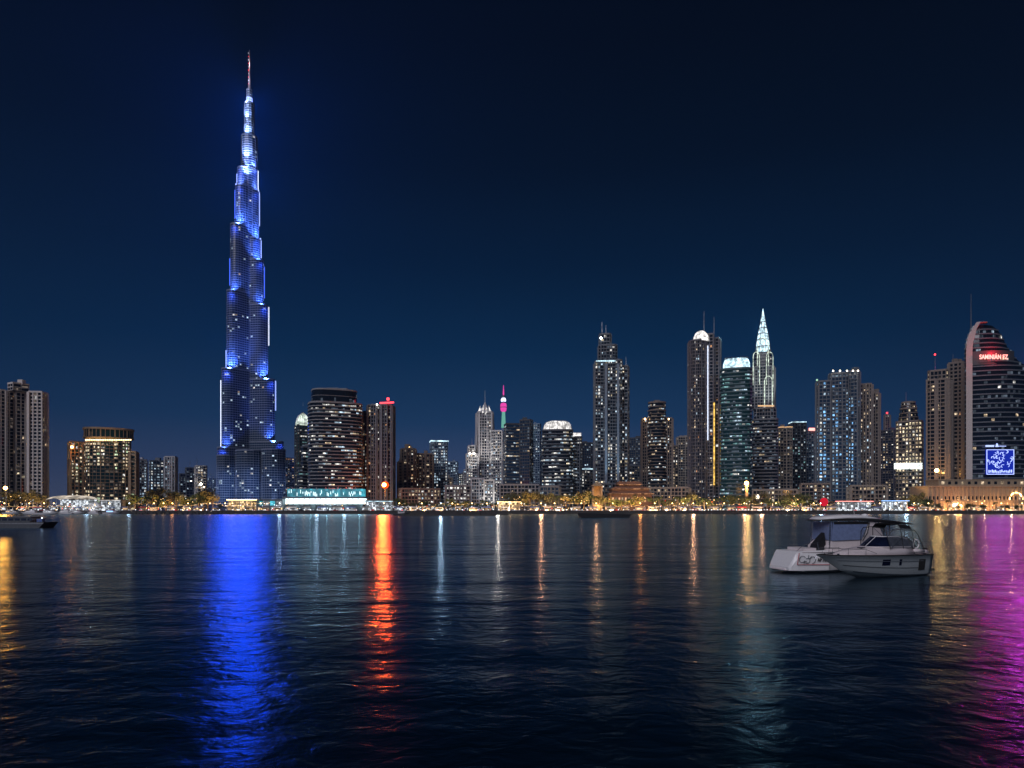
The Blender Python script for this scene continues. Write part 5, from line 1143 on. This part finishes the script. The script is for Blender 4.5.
def cruiser_front():
    bx, by = 30.35, 58.0; L = 15.2
    t = thing('motor_cruiser', 'grey hulled motor cruiser in front, sharp bow left, with a dark curved windscreen', 'motor boat', (bx, by, 0), math.radians(205), None, True); t.scale = (.81, .81, .90)
    R = hull(L, 4.1, 2.05, 2.3, 3.6); H = L / 2
    lpart(t, 'hull', hull_mesh(R), M['hullgrey'], True)
    h = lpart(t, 'deck', deck_mesh(R, 0, 26), M['deck'])
    for sd in (1, -1):
        pts = []
        for half, b, zt, xt in R: pts.append((xt, sd * (b + .06), zt - .03))
        lpart(t, 'rubbing_strake', MB().path(pts, .055, 5), M['rubber'])
        for k, (fz, nm_) in enumerate(((.35, 'hull_line'), (.72, 'hull_line'))):
            pts = []
            for half, b, zt, xt in R[3:25]:
                p, q = Vector(half[2]), Vector(half[4]); c = p.lerp(q, fz); pts.append((c.x, sd * (c.y + .02), c.z))
            lpart(t, nm_, MB().path(pts, .022, 4), M['slatecraft'] if k else M['rubber'])
        # hull windows
        for x0, x1, z0, z1 in ((-.9, .25, 1.15, 1.72), (-2.55, -2.1, 1.12, 1.7)):
            q = [(x, hy(R, x, z) + .015, z) for x, z in ((x0, z0), (x1 - .1, z0), (x1, z1), (x0 + .1, z1))]
            lpart(t, 'porthole', panel([(x, sd * y, z) for x, y, z in q], sd), M['boatglass'])
        q = [(x, hy(R, x, z) + .015, z) for x, z in ((-6.4, .55), (-5.3, .55), (-5.2, 1.6), (-6.3, 1.6))]
        lpart(t, 'engine_vent', panel([(x, sd * y, z) for x, y, z in q], sd), M['rubber'])
    # raised coachroof: lofted from the foredeck to the windscreen
    rs = []
    for x, w, z in ((5.0, .5, 2.28), (4.0, .95, 2.50), (2.4, 1.25, 2.68), (.9, 1.45, 2.80), (-.8, 1.62, 2.90), (-3.0, 1.72, 2.92), (-4.6, 1.72, 2.72)):
        rs.append([(x, -w - .12, 2.0), (x, -w, z - .28), (x, -w * .86, z - .05), (x, 0, z + .08), (x, w * .86, z - .05), (x, w, z - .28), (x, w + .12, 2.0)])
    lpart(t, 'coachroof', MB().rings(rs), M['deck'], True)
    # dark wraparound windscreen with frame
    n = 14; lo = []; up = []
    for i in range(n + 1):
        a = -math.pi / 2 + math.pi * i / n; lo.append((-1.6 + 2.3 * math.cos(a) ** .8 if abs(math.cos(a)) > 1e-6 else -1.6, 1.62 * math.sin(a), 2.84)); up.append((-2.6 + 1.6 * (max(0, math.cos(a)) ** .8), 1.32 * math.sin(a), 3.78))
    lo = [(-4.1, -1.68, 2.80)] + lo + [(-4.1, 1.68, 2.80)]; up = [(-4.0, -1.38, 3.55)] + up + [(-4.0, 1.38, 3.55)]
    m = len(lo); inn = [(x - .05, y * .97, z) for x, y, z in lo]; inu = [(x - .05, y * .97, z) for x, y, z in up]
    mb = MB().add(lo + up + inn + inu, [(i, i + 1, m + i + 1, m + i) for i in range(m - 1)] + [(2 * m + i, 3 * m + i, 3 * m + i + 1, 2 * m + i + 1) for i in range(m - 1)]); lpart(t, 'windscreen', mb, M['boatglass'], True)
    fr_ = lpart(t, 'windscreen_frame', MB().path(up, .05, 5), M['hullwhite'])
    lpart(t, 'windscreen_base', MB().path(lo, .06, 5), M['deck'])
    for k in (8,): MB_ = MB().tube(lo[k], up[k], .035); lpart(t, 'mullion', MB_, M['hullwhite'])
    # aft canopy hoops with clear vinyl sheets and black top
    hoops = []
    for x, z, w in ((-.6, 4.62, 1.45), (-2.6, 4.95, 1.6), (-4.4, 4.80, 1.6), (-5.4, 4.3, 1.6)):
        pts = [(x - .3 if x > -5 else x - .7, -1.75, 2.7)] + [(x, -w, z - .35), (x, -w * .8, z), (x, 0, z + .1), (x, w * .8, z), (x, w, z - .35)] + [(x - .3 if x > -5 else x - .7, 1.75, 2.7)]
        hoops.append(pts); lpart(t, 'canopy_hoop', MB().path(pts, .04, 5), M['blackmetal'])
    top = MB().rings([[(x, y, z + dz) for x, y, z, dz in [(p[0], p[1], p[2], .05) for p in h_[1:6]] + [(p[0], p[1], p[2], -.02) for p in reversed(h_[1:6])]] for h_ in hoops[1:3]])
    lpart(t, 'canopy_top', top, M['blackcanvas'])
    for a, b_ in ((hoops[0], hoops[1]), (hoops[1], hoops[2])):
        lpart(t, 'clear_sheet', MB().add([a[5], b_[5], b_[6], a[6]], [(0, 1, 2, 3)]), M['clear']); lpart(t, 'clear_sheet', MB().add([a[1], b_[1], b_[0], a[0]], [(0, 1, 2, 3)]), M['clear'])
    lpart(t, 'canopy_brace', MB().tube(hoops[1][5], hoops[3][6], .03).tube(hoops[2][5], hoops[0][6], .03).tube(hoops[1][1], hoops[3][0], .03), M['chrome'])
    # cockpit: coaming, seat, wheel, stern arch
    lpart(t, 'coaming', MB().path([(-4.5, 1.8, 2.45), (-6.2, 1.72, 2.35), (-7.2, 1.4, 2.25), (-7.3, 0, 2.25), (-7.2, -1.4, 2.25), (-6.2, -1.72, 2.35), (-4.5, -1.8, 2.45)], .17, 7), M['deck'], True)
    lpart(t, 'helm_seat', MB().box(-5.0, -4.4, -.9, .1, 2.1, 2.75).box(-5.15, -4.95, -.9, .1, 2.7, 3.5), M['blackcanvas'])
    lpart(t, 'cockpit_cover', MB().rings([[(-5.9, -1.5, 2.3), (-5.9, -.6, 3.3), (-5.9, .6, 3.3), (-5.9, 1.5, 2.3)], [(-5.0, -1.5, 2.5), (-4.9, -.7, 3.7), (-4.9, .7, 3.7), (-5.0, 1.5, 2.5)]]), M['blackcanvas'])
    w = [(-5.1 + .42 * math.cos(a), 1.62, 3.05 + .42 * math.sin(a)) for a in [2 * math.pi * i / 16 for i in range(17)]]
    lpart(t, 'lifebuoy_ring', MB().path(w, .085, 6), M['hullwhite'], True)
    lpart(t, 'stern_bollard', MB().box(-7.1, -6.8, 1.2, 1.5, 2.2, 2.62), M['rubber'])
    lpart(t, 'swim_platform', MB().rings([[(-H - .9, -1.4, .42), (-H - .9, 1.4, .42), (-H - .9, 1.4, .56), (-H - .9, -1.4, .56)], [(-H + .1, -1.75, .42), (-H + .1, 1.75, .42), (-H + .1, 1.75, .56), (-H + .1, -1.75, .56)]]), M['rubber'])
    # bow rail
    for sd in (1, -1):
        pts = [(x, sd * y, z) for x, y, z in ((7.4, .1, 2.85), (6.2, .62, 2.83), (4.6, 1.15, 2.78), (2.6, 1.6, 2.70), (1.2, 1.75, 2.3))]
        lpart(t, 'bow_rail', MB().path(pts, .022, 5), M['chrome'])
        for x, y in ((6.2, .62), (4.6, 1.15), (2.6, 1.6)): lpart(t, 'stanchion', MB().tube((x, sd * y, 2.15), (x, sd * y, 2.8), .018, .018, 5), M['chrome'])
        lpart(t, 'cleat', MB().box(5.4, 5.7, sd * .75 - .04, sd * .75 + .04, 2.26, 2.36), M['chrome']); lpart(t, 'hatch', MB().box(1.6, 2.2, sd * .5 - .25, sd * .5 + .25, 2.78, 2.84), M['boatglass']) if sd > 0 else None
    lpart(t, 'anchor', MB().path([(7.3, 0, 2.3), (7.75, 0, 2.2), (7.85, 0, 1.9)], .05, 5), M['chrome'])
    lpart(t, 'boot_stripe', MB().path([(h_[0][1][0], sd_ * (h_[0][1][1] + .01), h_[0][1][2] - .02) for sd_ in (1,) for h_ in R[:24]], .04, 4), M['antifoul'])
M['slatecraft'] = mat('hull_trim', (0.16, 0.18, 0.20), 0.3)
cruiser_front()

def cruiser_back():
    t = thing('motor_yacht', 'white motor yacht behind, curved stern left, with blue panel and black hard top', 'motor boat', (30.6, 63.3, 0), math.radians(12), None, True); t.scale = (.92,) * 3
    L = 11.6; H = L / 2; R = hull(L, 3.9, 2.1, 2.3, 2.2)
    lpart(t, 'hull', hull_mesh(R), M['hullwhite'], True); lpart(t, 'deck', deck_mesh(R, 0, 26), M['hullwhite'])
    # rounded sloping stern
    rs = []
    for x, w, z in ((-H - 1.3, 1.6, .62), (-H - 1.12, 1.75, 1.0), (-H - .62, 1.85, 1.9), (-H - .42, 1.88, 2.12), (-H + 2.8, 1.98, 2.22)):
        rs.append([(x, -w, .30), (x, -w * 1.02, z * .7), (x, -w * .92, z), (x, w * .92, z), (x, w * 1.02, z * .7), (x, w, .30)])
    lpart(t, 'stern', MB().rings(rs), M['hullwhite'])
    lpart(t, 'swim_platform', MB().rings([[(-H - 1.45, -1.1, .30), (-H - 1.45, 1.1, .30), (-H - 1.4, 1.1, .46), (-H - 1.4, -1.1, .46)], [(-H + .1, -1.9, .24), (-H + .1, 1.9, .24), (-H + .1, 1.88, .46), (-H + .1, -1.88, .46)]]), M['deck'])
    for sd in (1, -1): lpart(t, 'rubbing_strake', MB().path([(h_[3], sd * (h_[1] + .05), h_[2] - .05) for h_ in R], .04, 5), M['deck'])
    for sd in (1, -1): lpart(t, 'boot_stripe', MB().path([(-H - 1.3, sd * 1.2, .2)] + [(h_[0][1][0], sd * (h_[0][1][1] + .02), h_[0][1][2]) for h_ in R[:24]], .07, 4), M['antifoul'])
    # marks on the stern quarter: a scrolled emblem and short illegible letters
    sd = -1; y = lambda x, z: -(max(1.89 * 1.02 + .03 * (x + 6.5), hy(R, x, z)) + .05); mb = MB()
    for cx_, cz, r, a0, a1 in ((-5.9, 1.35, .40, .6, 5.9), (-5.38, 1.3, .34, 3.4, 8.4), (-4.85, 1.38, .40, -1.6, 3.2), (-5.6, 1.05, .2, 0, 4), (-5.1, 1.62, .2, 2, 7)):
        mb.path([(cx_ + r * math.cos(a0 + (a1 - a0) * k / 10) * (1 - .03 * k), y(cx_, 1.3), cz + r * math.sin(a0 + (a1 - a0) * k / 10) * (1 - .05 * k)) for k in range(11)], .028, 4)
    lpart(t, 'emblem', mb, M['slatecraft']); mb = MB()
    for k, (dx, pts) in enumerate(((0, ((0, 0), (.1, .3), (.2, 0))), (.32, ((0, 0), (0, .3), (.16, .2), (0, .12))), (.62, ((.16, .3), (0, .25), (.16, .1), (0, 0))), (.92, ((0, .3), (0, 0), (.16, 0))), (1.2, ((0, 0), (.08, .3), (.16, 0))))):
        mb.path([(-4.3 + dx * .85 + a, y(-2.9, 1.3) - .02, 1.18 + b_) for a, b_ in pts], .035, 4)
    lpart(t, 'lettering', mb, M['rubber'])
    lpart(t, 'quarter_trim', MB().path([(-6.25, y(-5.5, 1.9), 2.0), (-6.45, y(-5.6, .8), .9), (-3.0, y(-3, .8), .85)], .03, 4), M['redfabric'])
    # cabin
    rs = []
    for x, w, z in ((-2.9, 1.45, 2.55), (-2.2, 1.5, 3.1), (-1.6, 1.45, 3.3), (.8, 1.45, 3.5), (2.6, 1.4, 3.3), (4.6, .9, 2.5)):
        rs.append([(x, -w, 2.0), (x, -w * .95, z), (x, w * .95, z), (x, w, 2.0)])
    lpart(t, 'cabin', MB().rings(rs), M['deck'])
    # blue clear panels round the wheelhouse
    for sd in (1, -1):
        q = [(-2.35, sd * 1.5, 3.12), (1.0, sd * 1.5, 3.2), (1.75, sd * 1.48, 4.9), (-2.15, sd * 1.46, 4.95)]
        lpart(t, 'blue_side_panel', panel(q, sd, .04), M['screenblueglass'])
        pts = [(1.15, sd * 1.5, 3.1), (1.7, sd * 1.5, 3.9), (1.95, sd * 1.48, 4.95)]; lpart(t, 'door_frame', MB().path(pts, .05, 5), M['blackmetal'])
        lpart(t, 'white_pillar', MB().rings([[(1.3, sd * 1.46, 3.05), (3.9, sd * 1.35, 2.9), (3.9, sd * 1.25, 2.9), (1.3, sd * 1.36, 3.05)], [(2.0, sd * 1.46, 4.95), (2.9, sd * 1.4, 4.95), (2.9, sd * 1.3, 4.95), (2.0, sd * 1.36, 4.95)]]), M['deck'])
        lpart(t, 'aft_post', MB().tube((-2.55, sd * 1.46, 2.4), (-2.45, sd * 1.44, 5.05), .06), M['chrome'])
    lpart(t, 'aft_sheet', MB().box(-2.28, -2.22, -1.42, 1.42, 3.15, 4.95), M['screenblueglass'])
    # hard top: pale crown, black underside running aft as a long visor
    rs = []
    for x, w, zt, th in ((-3.1, .9, 5.26, .08), (-2.5, 1.4, 5.44, .2), (-.8, 1.65, 5.60, .28), (1.2, 1.65, 5.60, .28), (2.6, 1.55, 5.40, .14), (3.4, 1.3, 5.28, .08)):
        rs.append([(x, -w, zt - th), (x, -w * .9, zt), (x, 0, zt + .06), (x, w * .9, zt), (x, w, zt - th)])
    lpart(t, 'hard_top', MB().rings(rs), M['hullwhite'], True)
    rs = []
    for x, w, zt, th in ((-3.6, .8, 5.14, .05), (-2.5, 1.55, 5.19, .16), (1.2, 1.72, 5.28, .2), (3.4, 1.6, 5.15, .18), (5.2, 1.3, 5.02, .16), (7.2, 1.1, 4.75, .08)):
        rs.append([(x, -w, zt - th), (x, -w * .98, zt), (x, w * .98, zt), (x, w, zt - th)])
    lpart(t, 'black_awning', MB().rings(rs), M['blackcanvas'])
    lpart(t, 'header', MB().box(-2.1, 1.8, -1.53, -1.49, 4.72, 4.98), M['blackcanvas'])
    lpart(t, 'radar_dome', MB().lathe((2.6, 0, 5.42), [(.3, 0), (.34, .12), (.3, .26), (.1, .32)], 12), M['hullwhite'], True); lpart(t, 'antenna', MB().tube((1.9, .6, 5.4), (1.7, .6, 7.0), .02, .01, 4), M['hullwhite'])
    for px_ in (4.6, 6.4): lpart(t, 'awning_post', MB().tube((px_, -1.0, 2.3), (px_, -1.1, 4.9), .04), M['blackmetal'])
    # aft deck furniture: covered helm seat, rail, sunpad
    lpart(t, 'covered_seat', MB().rings([[(-3.9, -1.2, 2.2), (-3.9, -.2, 2.2), (-3.7, -.2, 2.75), (-3.7, -1.2, 2.7)], [(-3.2, -1.2, 2.2), (-3.2, -.2, 2.2), (-3.15, -.3, 3.4), (-3.1, -1.1, 3.35)], [(-2.7, -1.2, 2.2), (-2.7, -.2, 2.2), (-2.7, -.4, 3.9), (-2.75, -1.0, 3.9)]]), M['blackcanvas'])
    lpart(t, 'sunpad', MB().box(-5.3, -3.9, -1.3, 1.3, 2.16, 2.42), M['deck'])
    lpart(t, 'stern_rail', MB().path([(-3.9, -1.65, 2.2), (-4.0, -1.65, 2.95), (-5.5, -1.6, 2.75), (-6.1, -1.3, 2.1)], .025, 5), M['chrome'])
cruiser_back()

# dark work barge in the middle
Y = 356.0; x0, x1 = PX(578, Y), PX(632, Y)
t = thing('work_barge', 'unlit flat dark barge on the water in front of the tall antenna tower', 'barge', ((x0 + x1) / 2, Y + 3, 0))
MB().rings([[(x0, Y + 1, 2.4), (x0 + 2, Y + 1, -.3), (x1 - 1.5, Y + 1, -.3), (x1, Y + 1, 1.6)], [(x0, Y + 8, 2.4), (x0 + 2, Y + 8, -.3), (x1 - 1.5, Y + 8, -.3), (x1, Y + 8, 1.6)]]).build('hull', M['blackcanvas'], t)
MB().box(x0 + 3, x0 + 15, Y + 2, Y + 7, 2.2, 3.3).build('deck_cargo', M['rock'], t); MB().box(x1 - 7, x1 - 4, Y + 3, Y + 6, 1.7, 3.1).build('deckhouse', M['rock'], t)
# long floating jetty, and the moored barge at the left edge
Y = 420.0; x0, x1 = PX(400, Y), PX(496, Y)
t = thing('jetty', 'low dark floating jetty in front of the paired brown towers and the floodlit spired tower', 'jetty', ((x0 + x1) / 2, Y, 0)); MB().box(x0, x1, Y, Y + 4, -.3, .9).build('deck', M['quaystone'], t)
for i in range(9): MB().tube((x0 + 3 + i * 6.6, Y - .2, -1), (x0 + 3 + i * 6.6, Y - .2, 2.0), .25).build('pile', M['quaystone'], t)
Y = 186.0; x0, x1 = PX(-30, Y), PX(44, Y)
t = thing('moored_barge', 'long dark moored passenger barge with a low cabin at the left edge of the water', 'barge', ((x0 + x1) / 2, Y + 4, 0))
MB().rings([[(x0, Y, 1.5), (x0, Y, -.3), (x1 - 1.6, Y, -.3), (x1, Y, 1.6)], [(x0, Y + 6, 1.5), (x0, Y + 6, -.3), (x1 - 1.6, Y + 6, -.3), (x1, Y + 6, 1.6)]]).build('hull', M['dark'], t)
MB().box(x0, x1 - .2, Y - .08, Y + .0, 1.1, 1.35).build('rubbing_band', M['grey'], t)
MB().box(x0, x1 - 4.5, Y + 1, Y + 5, 1.5, 2.9).build('cabin', M['dark'], t)
for i in range(9): MB().box(x0 + 1 + i * 1.75, x0 + 2.3 + i * 1.75, Y + .94, Y + .99, 2.0, 2.6).build('window', M['boatglass'], t)
MB().box(x0, x1 - 4, Y + .7, Y + 5.3, 2.91, 3.05).build('roof', M['grey'], t)
MB().path([(x1 - 4, Y + .3, 2.5), (x1 - .5, Y + .3, 2.5), (x1 - .3, Y + 5, 2.5)], .04, 4).build('rail', M['metal'], t)
for i in range(4): MB().tube((x1 - 4 + i * 1.15, Y + .3, 1.5), (x1 - 4 + i * 1.15, Y + .3, 2.5), .04).build('stanchion', M['metal'], t)
MB().obox((x1 - 2.2, Y + 2, 1.5), (1, 0), 1.4, 1.4, 1.0).build('winch', M['bluefabric'], t)
MB().ball((x1 - 1.0, Y + .6, 2.75), .14, 6, 4).build('deck_light', E['lampcool'], t)
# small yachts along the left quay
def yacht(px, Yc, L, lb, key, rz=0.0):
    t = thing('moored_yacht', lb, 'yacht', (PX(px, Yc), Yc, 0), rz, 'yachts moored at the left quay', True); R = hull(L, L * .27, 1.3, 1.9, L * .14, n=12)
    lpart(t, 'hull', hull_mesh(R), M['hullwhite']); lpart(t, 'deck', deck_mesh(R, 0, 12), M['deck'])
    lpart(t, 'cabin', MB().rings([[(-L * .3, y_, z) for y_, z in ((-L * .1, 1.3), (-L * .09, 2.7), (L * .09, 2.7), (L * .1, 1.3))], [(L * .12, y_, z) for y_, z in ((-L * .1, 1.4), (-L * .08, 2.6), (L * .08, 2.6), (L * .1, 1.4))], [(L * .28, y_, z) for y_, z in ((-L * .06, 1.5), (-L * .05, 1.7), (L * .05, 1.7), (L * .06, 1.5))]]), M['hullwhite'])
    lpart(t, 'window', MB().box(-L * .27, L * .08, -L * .1 - .04, -L * .1 + .03, 1.85, 2.35), E[key])
    lpart(t, 'flybridge', MB().box(-L * .25, -L * .02, -L * .07, L * .07, 2.72, 3.3), M['hullwhite']); lpart(t, 'mast', MB().tube((-L * .12, 0, 3.3), (-L * .15, 0, 5.2), .06), M['metal'])
yl = [(50, 470, 13, 'shopcool', 'white'), (64, 488, 12, 'signblue', 'blue'), (76, 490, 14, 'shopcool', 'white'), (93, 496, 10, 'shop', 'warm'), (112, 498, 12, 'signblue', 'blue'), (30, 480, 14, 'shopcool', 'white'), (12, 480, 12, 'shop', 'warm')]
for k in ('white', 'blue', 'warm'):
    idx = [i for i, y_ in enumerate(yl) if y_[4] == k]; nm = place_names([yl[i][0] for i in idx], f'small white yacht with {k} lit windows', 'in front of')
    for j, i in enumerate(idx): y_ = yl[i]; yacht(y_[0], y_[1], y_[2], nm[j], y_[3], (0.1, 3.2, 0, 3.0, .15, 3.14, .1)[i])
t = thing('harbour_launch', 'small dark launch lying off the quay right of the turquoise pavilion', 'launch', (PX(402, 440), 440, 0), .1, None, True); R = hull(11, 3, 1.2, 1.8, 1.8, n=12)
lpart(t, 'hull', hull_mesh(R), M['dark']); lpart(t, 'deck', deck_mesh(R, 0, 12), M['grey']); lpart(t, 'cabin', MB().box(-2.5, 1.5, -1, 1, 1.2, 3.0), M['hullwhite']); lpart(t, 'window', MB().box(-2.2, 1.2, -1.05, -1.0, 2.0, 2.6), M['boatglass']); lpart(t, 'mast_light', MB().ball((0, 0, 3.3), .2, 6, 4), E['tail'])

# ------------------------------------------------------------------ the air
HAZE = 0.00009
def haze():
    o = MB().box(-2650, 2650, -350, 3050, -3, 1300).build('haze', None, None, kind='stuff')
    m = bpy.data.materials.new('night_haze'); m.use_nodes = True; t = m.node_tree; t.nodes.clear()
    out = t.nodes.new('ShaderNodeOutputMaterial'); v = t.nodes.new('ShaderNodeVolumePrincipled')
    v.inputs['Color'].default_value = (0.12, 0.26, 0.55, 1); v.inputs['Density'].default_value = HAZE; v.inputs['Anisotropy'].default_value = 0.2
    t.links.new(v.outputs[0], out.inputs['Volume']); o.data.materials.clear(); o.data.materials.append(m)
if HAZE: haze()

for o in list(bpy.data.objects):
    if 'local' in o.keys(): del o['local']
